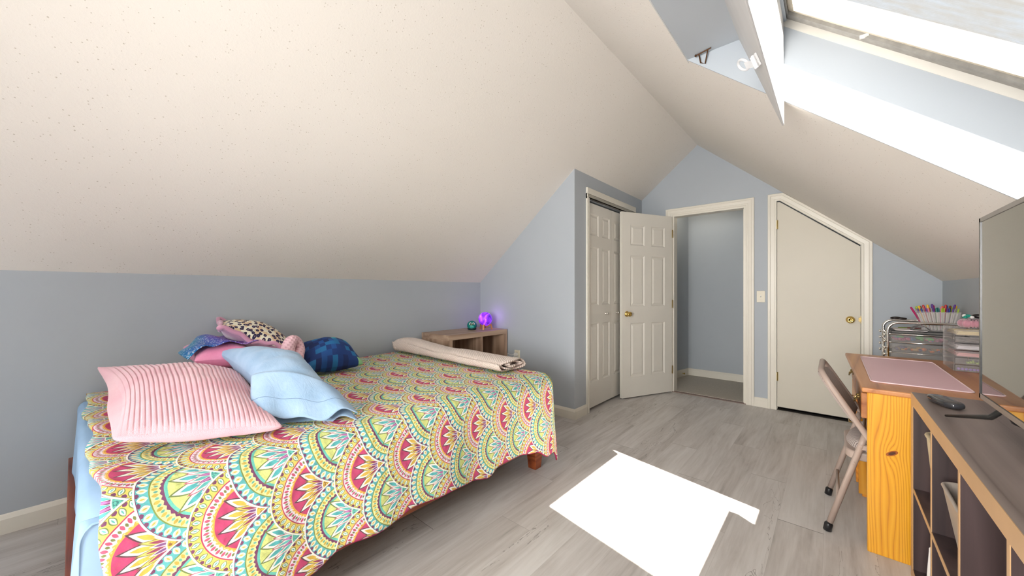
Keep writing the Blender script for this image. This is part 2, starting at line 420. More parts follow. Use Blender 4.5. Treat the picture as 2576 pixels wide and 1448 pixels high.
# door casings: a moulded profile swept along the opening
def casing(name, path, to3, wd=.072, side=1):
    prof = [(0, 0), (0, .010), (.006, .013), (.016, .013), (.020, .010), (.048, .012), (.053, .018), (wd-.004, .018), (wd, .014), (wd, 0)]
    n = len(path); P = [Vector(p) for p in path]; mit = []
    for i in range(n):
        def nrm(a, b): d = (b-a).normalized(); return Vector((-d.y, d.x))*side
        if i == 0: mit.append(nrm(P[0], P[1]))
        elif i == n-1: mit.append(nrm(P[-2], P[-1]))
        else:
            a = nrm(P[i-1], P[i]); b = nrm(P[i], P[i+1]); k = (a+b).normalized(); mit.append(k/max(.3, k.dot(a)))
    m = MB(); vs = [to3(*(P[i]+mit[i]*w_), t_) for i in range(n) for w_, t_ in prof]; k = len(prof)
    fs = [(i*k+j, i*k+j+1, (i+1)*k+j+1, (i+1)*k+j) for i in range(n-1) for j in range(k-1)]
    fs += [tuple(range(k)), tuple(range((n-1)*k, n*k))]
    m.add(vs, fs); return m
tf = lambda a, b, t: (a, YF-t, b)
m = casing('c', [(DX0, 0), (DX0, DH), (DX1, DH), (DX1, 0)], tf, side=1)
m.box(DX0, DX0+.018, YF-.002, YF+.11, 0, DH-.018); m.box(DX1-.018, DX1, YF-.002, YF+.11, 0, DH-.018); m.box(DX0, DX1, YF-.002, YF+.11, DH-.018, DH)
m.box(DX1-.03, DX1-.018, YF+.04, YF+.055, 0, DH-.018)
struct('trim_1', m, TRIM)
m = casing('c', [(AX0, 0), (AX0, 2.034), (-.386, 2.034), (AX1, 1.555), (AX1, 0)], tf, side=1)
m.box(AX0-.001, AX0+.004, YF+.02, YF+.11, 0, 2.03); m.box(AX1-.004, AX1+.001, YF+.02, YF+.11, 0, 1.555)
m.box(AX0, AX1, YF+.09, YF+.11, 0, 1.55, 1)  # dark sheet behind the attic door, shade put into its colour
struct('trim_2', m, [TRIM, GAPSHADE])
tcx = lambda a, b, t: (XC+t, a, b)
m = casing('c', [(CY0, 0), (CY0, DH), (CY1, DH), (CY1, 0)], tcx, wd=.050, side=1)
m2 = casing('c', [(CY0-.05, DH), (CY1+.05, DH)], tcx, wd=.105, side=1); m.add(m2.v, m2.f)
struct('trim_3', m, TRIM)
mb = MB(); mb.box(XC-.09, XC-.06, CY0, CY1, DH-.02, DH); struct('trim_9', mb, plain('dark_track', (.05, .045, .03), .5))

# ------------------------------------------------------------------ doors
def panelface(m, w, xs, zs, H, M, d=.009):
    """door slab w x .035 x H with raised panels; xs/zs list of (a,b); local x across, z up, face at y=0 looking -y"""
    gx = sorted({0, w} | {q for p in xs for q in p}); gz = sorted({0, H} | {q for p in zs for q in p})
    isx = lambda a, b: any(abs(a-p[0]) < 1e-6 and abs(b-p[1]) < 1e-6 for p in xs)
    isz = lambda a, b: any(abs(a-p[0]) < 1e-6 and abs(b-p[1]) < 1e-6 for p in zs)
    for face, yy, sg in ((0, 0, 1), (1, .035, -1)):
        for i in range(len(gx)-1):
            for j in range(len(gz)-1):
                a, b, c, e = gx[i], gx[i+1], gz[j], gz[j+1]
                R = lambda s, y: [M @ Vector(p) for p in ((a+s, yy+sg*y, c+s), (b-s, yy+sg*y, c+s), (b-s, yy+sg*y, e-s), (a+s, yy+sg*y, e-s))]
                if isx(a, b) and isz(c, e):
                    k = min(1, (b-a)/.12)
                    rings = [R(0, 0), R(.012*k, d), R(.018*k, d), R(.036*k, .002)]
                    vs = [p for r in rings for p in r]; fs = []
                    for r in range(3):
                        for q in range(4): fs.append((r*4+q, r*4+(q+1) % 4, (r+1)*4+(q+1) % 4, (r+1)*4+q))
                    fs.append((12, 13, 14, 15)); m.add(vs, fs)
                else: m.add(R(0, 0), [(0, 1, 2, 3)])
    B = lambda p: M @ Vector(p)
    m.add([B((0, 0, 0)), B((0, .035, 0)), B((0, .035, H)), B((0, 0, H))], [(0, 1, 2, 3)])
    m.add([B((w, 0, 0)), B((w, .035, 0)), B((w, .035, H)), B((w, 0, H))], [(0, 1, 2, 3)])
    m.add([B((0, 0, 0)), B((w, 0, 0)), B((w, .035, 0)), B((0, .035, 0))], [(0, 1, 2, 3)])
    m.add([B((0, 0, H)), B((w, 0, H)), B((w, .035, H)), B((0, .035, H))], [(0, 1, 2, 3)])
    return m
def knobset(m, c, ax, r=.026, L=.055):
    m.lathe([(.012, 0), (.031, .001), (.031, .004), (.022, .010), (.011, .014), (.010, .026), (.014, .030), (r, .038), (r*1.02, .046), (r*.85, L), (r*.45, L+.003), (r*.4, L), (.003, L)], c, ax, 28)
# entry door, swung open into the room. hinge at the left jamb
hx, hy = -1.382, 4.365; fx, fy = -1.690, 3.712
dvec = Vector((fx-hx, fy-hy, 0)); DW = dvec.length; dvec.normalize()
nrm = Vector((-dvec.y, dvec.x, 0))       # toward +x side = face seen
# local x from free edge to hinge; local -y faces the room/camera
ux = -dvec; uy = Vector((0, 0, 1)).cross(ux)
M = Matrix.Translation(Vector((fx, fy, .012))) @ Matrix(((ux.x, uy.x, 0, 0), (ux.y, uy.y, 0, 0), (0, 0, 1, 0), (0, 0, 0, 1)))
Hd = 1.995
w2 = DW; xs = [(.115, .115+(w2-.33)/2), (w2-.115-(w2-.33)/2, w2-.115)]
zs = [(.22, .80), (.98, 1.53), (1.64, 1.86)]
mb = panelface(MB(), DW, xs, zs, Hd, M)
d1 = struct('door_1', mb, DOORW, fix=True)
kp = M @ Vector((.065, 0, .90)); mb = MB(); knobset(mb, kp, -uy); mb.lathe([(.003, 0), (.006, .001), (.006, .004), (.002, .005)], kp-uy*.056, -uy, 10)
kp2 = M @ Vector((.065, .035, .90)); knobset(mb, kp2, uy)
build('door_knob', mb, BRASS, d1, smooth=True, label='round brass knob')
for z in (.25, 1.0, 1.8):
    mb = MB(); p = M @ Vector((DW-.002, -.004, z)); mb.tube([p+Vector((0, 0, -.045)), p+Vector((0, 0, .045))], .006, 10); build('hinge', mb, OLDBRASS, d1)
# bifold closet door, two leaves
LW = (CY1-CY0)/2-.003
def leaf(y0, x_at0, x_at1):
    ux = Vector((x_at1-x_at0, LW, 0)).normalized(); uy = Vector((0, 0, 1)).cross(ux)
    return Matrix.Translation(Vector((x_at0, y0, .028))) @ Matrix(((ux.x, uy.x, 0, 0), (ux.y, uy.y, 0, 0), (0, 0, 1, 0), (0, 0, 0, 1)))
d2 = bpy.data.objects.new('door_2', None); link(d2); d2.location = (XC, CY0, 0); ORG['door_2'] = Vector((XC, CY0, 0)); d2['kind'] = 'structure'
for k in range(2):
    xa, xb = (XC-.010, XC-.013) if k == 0 else (XC-.013, XC-.010)
    M = leaf(CY0+.002+k*(LW+.003), xa, xb)
    xs = [(.050, .050+.165), (LW-.050-.165, LW-.050)]; zs = [(.24, .81), (.99, 1.56), (1.67, 1.88)]
    lf = build('leaf', panelface(MB(), LW, xs, zs, 1.98, M), DOORW, d2)
    kx = .365 if k == 0 else .125; p = M @ Vector((kx if k == 0 else .105, 0, .90)); uy = M.to_3x3() @ Vector((0, 1, 0))
    mb = MB(); mb.lathe([(.004, 0), (.012, .001), (.012, .003), (.006, .006), (.006, .014), (.015, .020), (.016, .026), (.010, .031), (.002, .032)], p, -uy, 20)
    build('door_knob', mb, CHROME, lf, smooth=True)
mb = MB(); mb.box(XC-.62, XC-.1, CY0-.15, CY1+.1, 0, DH+.02); 
CLB = struct('closet_shade_block', mb, plain('closet_shade_dark', (.16, .15, .14), .9));  # solid block, coloured dark to stand for the shaded closet inside
# attic access door, top cut to the roof slope
g = .0035
mb = MB(); mb.prism([(AX0+g, .030), (AX1-g, .030), (AX1-g, 1.549-g), (-.388, 2.028-g), (AX0+g, 2.028-g)], 'Y', YF+.004, YF+.036)
d3 = struct('door_3', mb, plain('cream_flush_door_paint', (.655, .615, .525), .45, .02, sc_=2), bevel=.002)
mb = MB(); knobset(mb, (.118, YF+.004, .903), (0, -1, 0), .027); build('door_knob', mb, BRASS, d3, smooth=True)
for hxx, z in ((AX0+.002, 1.805), (AX0+.002, .325)):
    mb = MB(); mb.tube([(hxx, YF-.004, z-.042), (hxx, YF-.004, z+.042)], .0065, 10); mb.box(hxx-.009, hxx+.010, YF-.002, YF+.004, z-.042, z+.042); build('hinge', mb, OLDBRASS, d3)
mb = MB(); mb.box(AX1-.004, AX1+.012, YF-.010, YF+.004, .875, .94); mb.box(AX1-.016, AX1+.002, YF-.014, YF-.004, .89, .925); build('latch_bolt', mb, OLDBRASS, d3)
mb = MB(); mb.box(DX1-.0195, DX1-.017, YF+.004, YF+.03, .895, .96); struct('trim_10', mb, OLDBRASS)
mb = MB(); mb.box(AX0, AX1, YF+.0, YF+.1, 0.0, .003); struct('trim_gap_shade', mb, GAPSHADE)  # black strip painted as the shade under the attic door

# ------------------------------------------------------------------ skylight window
DIRTY, nt, bs = newmat('streaked_skylight_glass')
c = coord(nt, scale=(2, 12, 2)); n = noise_t(nt, c, 5, 5, .65, .4)
sepc = coord(nt, scale=(1, 1, 1)); n2 = noise_t(nt, sepc, 14, 5, .6)
film = (n*.7 + n2*.3 - .36).max(0.0)*2.6
tr = nt.nodes.new('ShaderNodeBsdfTransparent'); tl = nt.nodes.new('ShaderNodeBsdfTranslucent'); gl = nt.nodes.new('ShaderNodeBsdfGlossy')
gl.inputs['Roughness'].default_value = .03; tl.inputs[0].default_value = (.80, .76, .70, 1)
nt.links.new(mixc(nt, film.min(1.0), (.97, .98, .99), (.72, .66, .58)), tr.inputs[0])
m1 = nt.nodes.new('ShaderNodeMixShader'); m2_ = nt.nodes.new('ShaderNodeMixShader'); m2_.inputs[0].default_value = .05
sock(nt, film.min(1.0)*.015, m1.inputs[0]); nt.links.new(tr.outputs[0], m1.inputs[1]); nt.links.new(tl.outputs[0], m1.inputs[2])
nt.links.new(m1.outputs[0], m2_.inputs[1]); nt.links.new(gl.outputs[0], m2_.inputs[2]); nt.links.new(m2_.outputs[0], nt.nodes['Material Output'].inputs[0])
def slopebox(m, x0, x1, y0, y1, h0, h1, mi=0):
    m.prism([(x0, zr(x0)+h0), (x1, zr(x1)+h0), (x1, zr(x1)+h1), (x0, zr(x0)+h1)], 'Y', y0, y1, mi)
def ringframe(m, x0, x1, y0, y1, wx, wy, h0, h1, mi=0):
    slopebox(m, x0, x1, y1-wy, y1, h0, h1, mi); slopebox(m, x0, x1, y0, y0+wy, h0, h1, mi)
    slopebox(m, x0, x0+wx, y0+wy, y1-wy, h0, h1, mi); slopebox(m, x1-wx, x1, y0+wy, y1-wy, h0, h1, mi)
SK = bpy.data.objects.new('window_1', None); link(SK); SK.location = (.24, 1.35, 1.95); ORG['window_1'] = Vector((.24, 1.35, 1.95)); SK['kind'] = 'structure'
SX0, SX1, SY0, SY1 = -.165, OX1+.04, OY0-.02, OY1+.02
mb = MB(); ringframe(mb, SX0, SX1, SY0, SY1, .014, .022, .302, .336); build('frame_trim', mb, plain('skylight_cream_trim', (.72, .70, .65), .5, .05), SK)
mb = MB(); ringframe(mb, SX0, SX1, SY0, SY1, .032, .056, .336, .352); build('weatherstrip', mb, plain('grey_weatherstrip', (.30, .29, .27), .6, .15, sc_=40), SK)
mb = MB(); ringframe(mb, SX0, SX1, SY0, SY1, .050, .066, .352, .445); build('sash', mb, plain('weathered_sash_wood', (.62, .56, .46), .7, .12, sc_=20, bmp=.3), SK)
mb = MB(); slopebox(mb, SX0+.03, SX1-.03, SY0+.05, SY1-.05, .375, .379); build('pane', mb, DIRTY, SK)
mb = MB(); ringframe(mb, SX0, SX1, PY0-.02, PY1+.02, .05, .05, .336, .40); W4 = struct('window_4', mb, TRIM)  # added skylight behind the camera, there to bounce sun off the floor
mb = MB(); slopebox(mb, SX0+.03, SX1-.03, PY0, PY1, .375, .379); build('pane', mb, DIRTY, W4)
mb = MB(); p = Vector((.085, OY1-.034, zr(.085)+.34)); mb.ball(p, .010, .006, .007); mb.box(p.x-.012, p.x+.012, p.y-.004, p.y+.006, p.z-.004, p.z+.006); build('catch', mb, WHITEPL, SK)
# ------------------------------------------------------------------ bed
REDWOOD = wood('red_brown_stained_wood', (132, 62, 30), (160, 84, 42), (92, 40, 20), 'Y', 10, .35, coat=.2)
REDWOODX = wood('red_brown_stained_wood_cross', (118, 50, 28), (150, 74, 40), (82, 34, 20), 'X', 10, .35, coat=.2)
BX0, BX1, BY0, BY1 = -2.945, -1.425, -.085, 1.955
bed = thing('platform_bed', ((BX0+BX1)/2, (BY0+BY1)/2, 0), 'low red-brown wooden platform bed along the blue-grey knee wall', 'bed')
for x0, x1 in ((BX0, BX0+.028), (BX1-.028, BX1)):
    mb = MB(); mb.box(x0, x1, BY0+.03, BY1-.03, .155, .295); build('side_rail', mb, REDWOOD, bed, bevel=.004)
for y0, y1, h in ((BY0, BY0+.045, .30), (BY1-.045, BY1, .295)):
    sk = (.035, .0) if y0 < 1 else (0, 0)
    mb = MB(); mb.prism([(BX0, y0), (BX1, y0+sk[0]), (BX1, y1+sk[0]), (BX0, y1)], 'Z', .15, h); build('end_rail', mb, REDWOODX, bed, bevel=.004)
for x in (BX0+.045, BX1-.045):
    for y in (BY0+.05, BY1-.05):
        mb = MB()
        vs = [Vector((x+sx*a, y+sy*a, z)) for a, z in ((.030, 0), (.042, .16)) for sy in (-1, 1) for sx in (-1, 1)]
        mb.add(vs, [(0,2,3,1),(4,5,7,6),(0,1,5,4),(2,6,7,3),(0,4,6,2),(1,3,7,5)])
        build('leg', mb, REDWOOD, bed, bevel=.003)
mb = MB(); mb.box(BX0+.028, BX1-.028, BY0+.045, BY1-.045, .27, .288); build('slat_deck', mb, wood('pale_slats', (190, 150, 105), (205, 170, 125), (160, 120, 80), 'X', 8), bed)
mb = MB(); mb.box(-2.93, -1.45, -.015, 1.93, .292, .562)
build('mattress', mb, plain('white_mattress_ticking', (.75, .74, .72), .9), origin=(-2.19, .94, .29), bevel=.05, seg=4, label='thick white mattress on the platform bed under the blue sheet and quilt', cat='mattress')
# fitted sheet : wraps the mattress, loose wavy edge at the near end
SHEET = plain('light_blue_cotton_sheet', (.33, .50, .72), .85, .06, sc_=5, bmp=.2, bscale=30)
def sheetpt(u, v):
    x = -2.94 + u*(1.52)
    if v < .5:                    # end drop
        k = v/.5; hem = .335 + .035*math.sin(x*9.0) + .02*math.sin(x*23+1) - .05*max(0, (x+1.9)/.45)
        z = hem + (.572-hem)*min(1, k*1.02); rr = max(0, k-.85)/.15
        y = -.052 + .03*(x+2.94)/1.5 - .006*math.sin(x*14)*(1-k) + .02*rr*rr - .012*(1-k)*(.5+.5*math.sin(x*7))
    else:
        k = (v-.5)/.5; y = -.032 + .03*(x+2.94)/1.5 + k*1.9; z = .574
    e = max(0, (u-.93)/.07)
    return (x+.0*e, y, z-.02*e*e)
mb = MB(); mb.grid(sheetpt, 90, 40)
def sheetside(u, v):
    y = -.022 + u*.5; z = .57 - v*(.30+.05*math.sin(y*18)+.04*math.sin(y*41)); return (-1.428+.012*math.sin(y*30)*v + .01*v, y-.03*v*(1-u), z)
mb.grid(sheetside, 30, 12)
build('fitted_sheet', mb, SHEET, origin=(-2.19, -.05, .33), smooth=True, solid=.003, label='light blue fitted sheet hanging loose at the near end of the bed', cat='sheet')

# quilt pattern ---------------------------------------------------------
def m_quilt():
    m, nt, bs = newmat('scalloped_fan_print_quilt')
    tc = nt.nodes.new('ShaderNodeTexCoord'); sp = nt.nodes.new('ShaderNodeSeparateXYZ'); nt.links.new(tc.outputs['UV'], sp.inputs[0])
    nz = noise_t(nt, tc.outputs['UV'], 9, 2)
    s0 = V(nt, sp.outputs[0]) + (nz-.5)*.012; t0 = V(nt, sp.outputs[1]) + (nz-.5)*.010
    R, W, D = .155, .28, .205
    def fan(su, tu):
        k = ((s0-su)/W + .5).floor(); ds = s0 - su - k*W
        a = (R*R - ds*ds).max(0.0).sqrt()
        n = ((t0 - tu + a)/D).floor(); ct = tu + n*D
        return ds, t0-ct, ct
    dsA, dtA, cA = fan(-1.405, .017); dsB, dtB, cB = fan(-1.265, .1195)
    isA = cA.gt(cB)
    dx = isA.sel(dsA, dsB); dy = isA.sel(dtA, dtB)
    r = (dx*dx+dy*dy).sqrt()/R
    th = dx.atan2(dy*-1.0)                      # 0 at the arc's apex
    ty = dy - .046; rp = (dx*dx+ty*ty).sqrt()/R
    ph = dx.atan2(ty*-1.0)
    C = lambda *c: lin(c)
    def leafs(nn, rc, hw, asp, off=0.0):      # ring of leaf shapes
        q = ((th*nn/(2*PI)+off).fract()-.5).abs()*2   # 0 centre,1 edge
        rr = ((r-rc)/hw).abs()
        return q/asp + rr*rr                     # <1 inside
    teal, white, yel, purp, lime, aqua, mag, gold, lav = C(70,178,182), C(246,244,236), C(222,196,92), C(112,30,92), C(214,222,132), C(96,196,178), C(196,40,106), C(224,184,64), C(206,196,222)
    olive = C(120, 122, 44)
    # ring geometry shared: outer ring .80-1, ring2 .64-.79, ring3 .57-.63, inner
    outerbg = mixc(nt, isA, C(232,204,96), C(84,182,186))
    lf = leafs(40, .878, .080, .80)
    c = mixc(nt, lf.lt(.86), outerbg, mixc(nt, isA, C(112,136,66), white))
    c = mixc(nt, lf.lt(.58), c, mixc(nt, isA, C(236,240,226), C(246,236,190)))
    c = mixc(nt, lf.lt(.20), c, mixc(nt, isA, C(90,186,176), C(226,176,60)))
    fl = leafs(40, .945, .036, .55, .5); c = mixc(nt, fl.lt(.9), c, purp)
    c = mixc(nt, r.gt(.972), c, white); c = mixc(nt, r.band(.962, .972), c, mixc(nt, isA, olive, purp))
    # ring 2
    tick = leafs(40, .715, .05, .45)
    r2 = mixc(nt, isA, C(232,222,234), C(234,232,156))
    r2 = mixc(nt, tick.lt(1.0), r2, mixc(nt, isA, C(196,70,110), C(206,176,66)))
    tick2 = leafs(40, .70, .035, .4, .5); r2 = mixc(nt, tick2.lt(.9), r2, mixc(nt, isA, C(110,120,50), C(96,178,160)))
    c = mixc(nt, r.lt(.795), c, r2)
    c = mixc(nt, r.band(.775, .795), c, mixc(nt, isA, C(186,40,90), C(120,140,50)))
    # ring 3 : zigzag band
    zig = (((th*44/(2*PI)).fract()-.5).abs()*2)*.030
    c = mixc(nt, (r+zig).lt(.655), c, mixc(nt, isA, C(232,170,60), purp))
    dots = leafs(60, .628, .012, .5); c = mixc(nt, dots.lt(1.0)*(1-isA), c, C(250,226,140))
    c = mixc(nt, r.lt(.592), c, mixc(nt, isA, mag, aqua))
    c = mixc(nt, (r+zig*.8).lt(.575)*(1-isA), c, mag)
    c = mixc(nt, r.lt(.545)*isA, c, lime)
    # petals radiate from the tip
    def petal(nn, l0, amp, off=0.0):
        q = ((ph*nn/(2*PI)+off).fract()-.5).abs()*2
        return rp + q*amp, q
    p1, q1 = petal(18, .80, .30); p2, q2 = petal(18, .7, .34, .5); p3, q3 = petal(18, .6, .25)
    inA = (p1).lt(.86)
    c = mixc(nt, inA, c, mixc(nt, isA, C(86,40,60), C(110,130,60)))
    c = mixc(nt, (p1+.035).lt(.84), c, white)
    c = mixc(nt, (q1.lt(.42))*((p1+.10).lt(.80)), c, mixc(nt, isA, gold, teal))
    c = mixc(nt, p2.lt(.64), c, mixc(nt, isA, C(120,110,50), C(190,70,110)))
    c = mixc(nt, (p2+.03).lt(.62), c, mixc(nt, isA, C(230,206,96), C(240,240,230)))
    c = mixc(nt, q2.lt(.45)*((p2+.06).lt(.56)), c, mixc(nt, isA, C(150,40,90), C(84,184,180)))
    c = mixc(nt, p3.lt(.46), c, white)
    c = mixc(nt, q3.lt(.72)*p3.lt(.43), c, mixc(nt, isA, C(190,170,200), purp))
    c = mixc(nt, q3.lt(.35)*p3.lt(.40), c, mixc(nt, isA, C(120,60,130), C(190,110,180)))
    c = mixc(nt, rp.lt(.235), c, white)
    c = mixc(nt, rp.lt(.215), c, mixc(nt, isA, gold, aqua))
    vo = nt.nodes.new('ShaderNodeTexVoronoi'); vo.inputs['Scale'].default_value = 210; nt.links.new(tc.outputs['UV'], vo.inputs['Vector'])
    c = mixc(nt, V(nt, vo.outputs['Distance']).gt(.62)*rp.lt(.205), c, mixc(nt, isA, C(140,90,30), C(40,130,130)))
    # the print's own fine green outlines / speckle
    vo2 = nt.nodes.new('ShaderNodeTexVoronoi'); vo2.inputs['Scale'].default_value = 120; nt.links.new(tc.outputs['UV'], vo2.inputs['Vector']); vo2.feature = 'DISTANCE_TO_EDGE'
    c = mixc(nt, V(nt, vo2.outputs['Distance']).lt(.035)*.20, c, C(96, 110, 52))
    c = mixc(nt, .06, c, C(255, 255, 252))
    # bound edge at t<0 etc. comes from geometry
    sock(nt, c, bs.inputs['Base Color']); bs.inputs['Roughness'].default_value = .9; bs.inputs['Specular IOR Level'].default_value = .15
    st = nt.nodes.new('ShaderNodeTexVoronoi'); st.inputs['Scale'].default_value = 42; st.feature = 'SMOOTH_F1'; nt.links.new(tc.outputs['UV'], st.inputs['Vector'])
    q = V(nt, st.outputs['Distance'])*-1.0 + noise_t(nt, tc.outputs['UV'], 160, 3)*.12
    bump(nt, bs, q, .55, .009); return m
QUILT = m_quilt(); MAGB = plain('magenta_binding', (170, 26, 84), .85, .1)
SE, TE = -1.455, 1.945          # where the quilt turns over the mattress edges
def hemlen(t):
    pts = [(-.1, .47), (.2, .49), (.5, .485), (.62, .44), (.74, .448), (.92, .42), (1.08, .428), (1.25, .45), (1.37, .475), (1.45, .435), (1.6, .44), (1.75, .46), (1.87, .52), (2.2, .54)]
    for (a, x), (b, y) in zip(pts, pts[1:]):
        if a <= t <= b: k = (t-a)/(b-a); k = k*k*(3-2*k); return x+(y-x)*k
    return .4
def qpos(s, t):
    a = max(0.0, s-SE); b = max(0.0, t-TE); d = math.hypot(a, b); rb = .075
    L = rb*PI/2
    if d <= 0: hx_, dr = 0, 0
    elif d < L: hx_ = rb*math.sin(d/rb); dr = rb*(1-math.cos(d/rb))
    else: hx_ = rb + (d-L)*.06; dr = rb + (d-L)*.998
    ux_, uy_ = (a/d, b/d) if d > 0 else (0, 0)
    fold = 0
    if d > L*.6:
        k = min(1, (d-L*.6)/.25); par = (t if a >= b else s)
        ang = math.atan2(b, a)
        fold = k*(.012*math.sin(par*7.5+.6) + .008*math.sin(par*17+2) + .010*math.sin(ang*6))
    x = min(s, SE) + ux_*(hx_+fold); y = min(t, TE) + uy_*(hx_+fold)
    z = .606 - dr
    if d < L:     # soft puckers on top
        z += .006*noise.noise(Vector((s*3, t*3, 1))) + .0025*noise.noise(Vector((s*14, t*14, 4)))
        z += .018*math.exp(-((t+.0)/.10)**2)*(.5+.5*math.sin(s*11)) * (1 if t < .2 else 0)
    return Vector((x, y, z))
def quilt_uvmap(u, v):
    s = -2.925 + u*(1.0); 
    return s
NS, NT = 150, 170
def qst(u, v):
    t0_ = -.030 + .008*math.sin(u*19) + .006*math.sin(u*43+1) + .03*min(1, u/.75) + .045*max(0, (u-.75))/.25
    t = t0_ + v*(2.33 - t0_); 
    smax = SE + hemlen(t) + .02*math.sin(t*9)*0
    if t > TE: smax = SE + hemlen(t) - .0
    s = -2.925 + u*(smax+2.925); return s, t
mb = MB(); mb.grid(lambda u, v: qpos(*qst(u, v)), NS, NT, uvfn=lambda u, v: qst(u, v))
qo = build('patterned_quilt', mb, [QUILT], origin=(-2.1, 1.0, .6), smooth=True, solid=.010, label='multicoloured quilt of scalloped fan motifs spread over the bed', cat='quilt')
hem = MB(); pth = [qpos(*qst(1, j/NT))+Vector((.003, 0, -.002)) for j in range(NT+1)]; hem.tube(pth, .004, 8)
build('binding', hem, MAGB, qo, smooth=True, label='magenta edge binding')

# ------------------------------------------------------------------ pillows
def pillow(mbx, c00, c10, c11, c01, th, nu=60, nv=44, pinch=.07, p=.5, wr=.006, seed=0, rib=0, ribd=.006, lo=.6, sag=0, mi=(0, 0), bulge=0.0, ptop=None, pv=None):
    c00, c10, c11, c01 = map(Vector, (c00, c10, c11, c01))
    n = (c10-c00).cross(c01-c00).normalized()
    def base(u, v):
        uu = u + pinch*(1-2*u)*math.sin(PI*v)**1.0*(abs(1-2*u)); vv = v + (pinch if pv is None else pv)*(1-2*v)*math.sin(PI*u)*(abs(1-2*v))
        return (c00*(1-uu)*(1-vv)+c10*uu*(1-vv)+c11*uu*vv+c01*(1-uu)*vv)
    def f(u, v, q=None): return max(0, math.sin(PI*u)*math.sin(PI*v))**(q or p)
    for side, mm in ((1, mi[0]), (-1, mi[1])):
        def fn(u, v):
            q = f(u, v, ptop if side > 0 else None); h = th*(q if side > 0 else q*lo)
            P = base(u, v)
            bo = Vector((0, 0, 0))
            if side < 0 and bulge:
                cc_ = (c00+c10+c11+c01)/4; bo = (P-cc_); bo.z = 0; bo = bo.normalized()*bulge*4*q*(1-q)
            h += q*wr*noise.noise(P*7+Vector((seed, 0, side)))*2 + q**.5*wr*.6*noise.noise(P*19+Vector((seed, 3, side)))
            if rib and side > 0: h += -ribd*abs(math.cos(PI*rib*u + .35*math.sin(v*5+u*3)))**10 * min(1, q*3)
            return P + bo + n*(side*h) - Vector((0, 0, 1))*sag*math.sin(PI*u)*math.sin(PI*v)
        mbx.grid(fn, nu, nv, mi=mm, uvfn=lambda u, v: (u, v), flip=(side < 0))
    return base, n
def m_fabric(name, rgb, rgb2=None, rough=.9, bscale=260, bst=.25, sheen=.3, var=.06, wrinkle=.0):
    m, nt, bs = newmat(name); c = coord(nt); a = lin(rgb); b = lin(rgb2) if rgb2 else tuple(min(1, q*(1+var)) for q in a)
    n = noise_t(nt, c, 7, 4, .6); sock(nt, ramp(nt, n, [(.35, a), (.65, b)]), bs.inputs['Base Color'])
    bs.inputs['Roughness'].default_value = rough; bs.inputs['Sheen Weight'].default_value = sheen; bs.inputs['Specular IOR Level'].default_value = .2
    h = noise_t(nt, c, bscale, 2)
    if wrinkle: h = h*.3 + noise_t(nt, coord(nt, scale=(1, 3, 1.5)), 9, 4, .6, 1.2)*wrinkle
    bump(nt, bs, h, bst, .004); return m
PINKR, nt, bs = newmat('ribbed_pink_plush')
tc = nt.nodes.new('ShaderNodeTexCoord'); sp = nt.nodes.new('ShaderNodeSeparateXYZ'); nt.links.new(tc.outputs['UV'], sp.inputs[0])
u = V(nt, sp.outputs[0]); v = V(nt, sp.outputs[1]); ln = ((u*26 + (v*5+u*3).sin()*.111*26/8.18*.0).fract())
nn = noise_t(nt, coord(nt), 6, 4)
sock(nt, ramp(nt, nn, [(.35, lin(232, 176, 190)), (.65, lin(240, 194, 204))]), bs.inputs['Base Color']); bs.inputs['Roughness'].default_value = .95
bs.inputs['Sheen Weight'].default_value = .5; bs.inputs['Specular IOR Level'].default_value = .1
bump(nt, bs, noise_t(nt, coord(nt), 300, 2), .4, .004)
mb = MB(); pillow(mb, (-1.72, .045, .688), (-1.535, .460, .655), (-2.45, .60, .705), (-2.62, .012, .795), .10, 240, 60, pinch=.09, pv=.015, p=.38, rib=30, ribd=.0055, lo=.74, bulge=.05, ptop=.58, seed=3)
build('large_ribbed_cushion', mb, PINKR, origin=(-2.1, .3, .62), smooth=True, label='large pale pink ribbed plush cushion lying nearest the head end of the bed', cat='cushion')
# pink satin cushion with sequins
SATIN = m_fabric('pink_satin', (226, 132, 172), (238, 156, 190), .45, 200, .5, .3, wrinkle=1.2)
SEQ, nt, bs = newmat('mermaid_sequins'); c = coord(nt); vo = nt.nodes.new('ShaderNodeTexVoronoi'); vo.inputs['Scale'].default_value = 190; nt.links.new(c, vo.inputs['Vector'])
sepx = nt.nodes.new('ShaderNodeSeparateXYZ'); nt.links.new(c, sepx.inputs[0])
f = noise_t(nt, c, 6, 2)*.6 + V(nt, sepx.outputs[1])*1.9 + .26
colr = ramp(nt, f, [(.30, lin(30, 170, 190)), (.50, lin(40, 110, 200)), (.62, lin(120, 90, 200)), (.8, lin(150, 110, 190))])
sc_n = nt.nodes.new('ShaderNodeSeparateColor'); nt.links.new(vo.outputs['Color'], sc_n.inputs[0])
sock(nt, mixc(nt, V(nt, sc_n.outputs[0]).gt(.8)*.6, colr, (.8, .85, .95)), bs.inputs['Base Color']); bs.inputs['Metallic'].default_value = .5; bs.inputs['Roughness'].default_value = .3
bump(nt, bs, V(nt, vo.outputs['Distance']), .8, .004)
sat = thing('sequin_cushion', (-2.62, .42, .75), 'pink satin cushion with a blue and purple sequin top behind the ribbed cushion', 'cushion')
mb = MB(); pillow(mb, (-2.42, .335, .800), (-2.34, .60, .785), (-2.86, .60, .80), (-2.88, .345, .82), .085, 50, 44, pinch=.06, p=.38, lo=1.0, wr=.008, seed=9)
build('cover', mb, SATIN, sat, smooth=True)
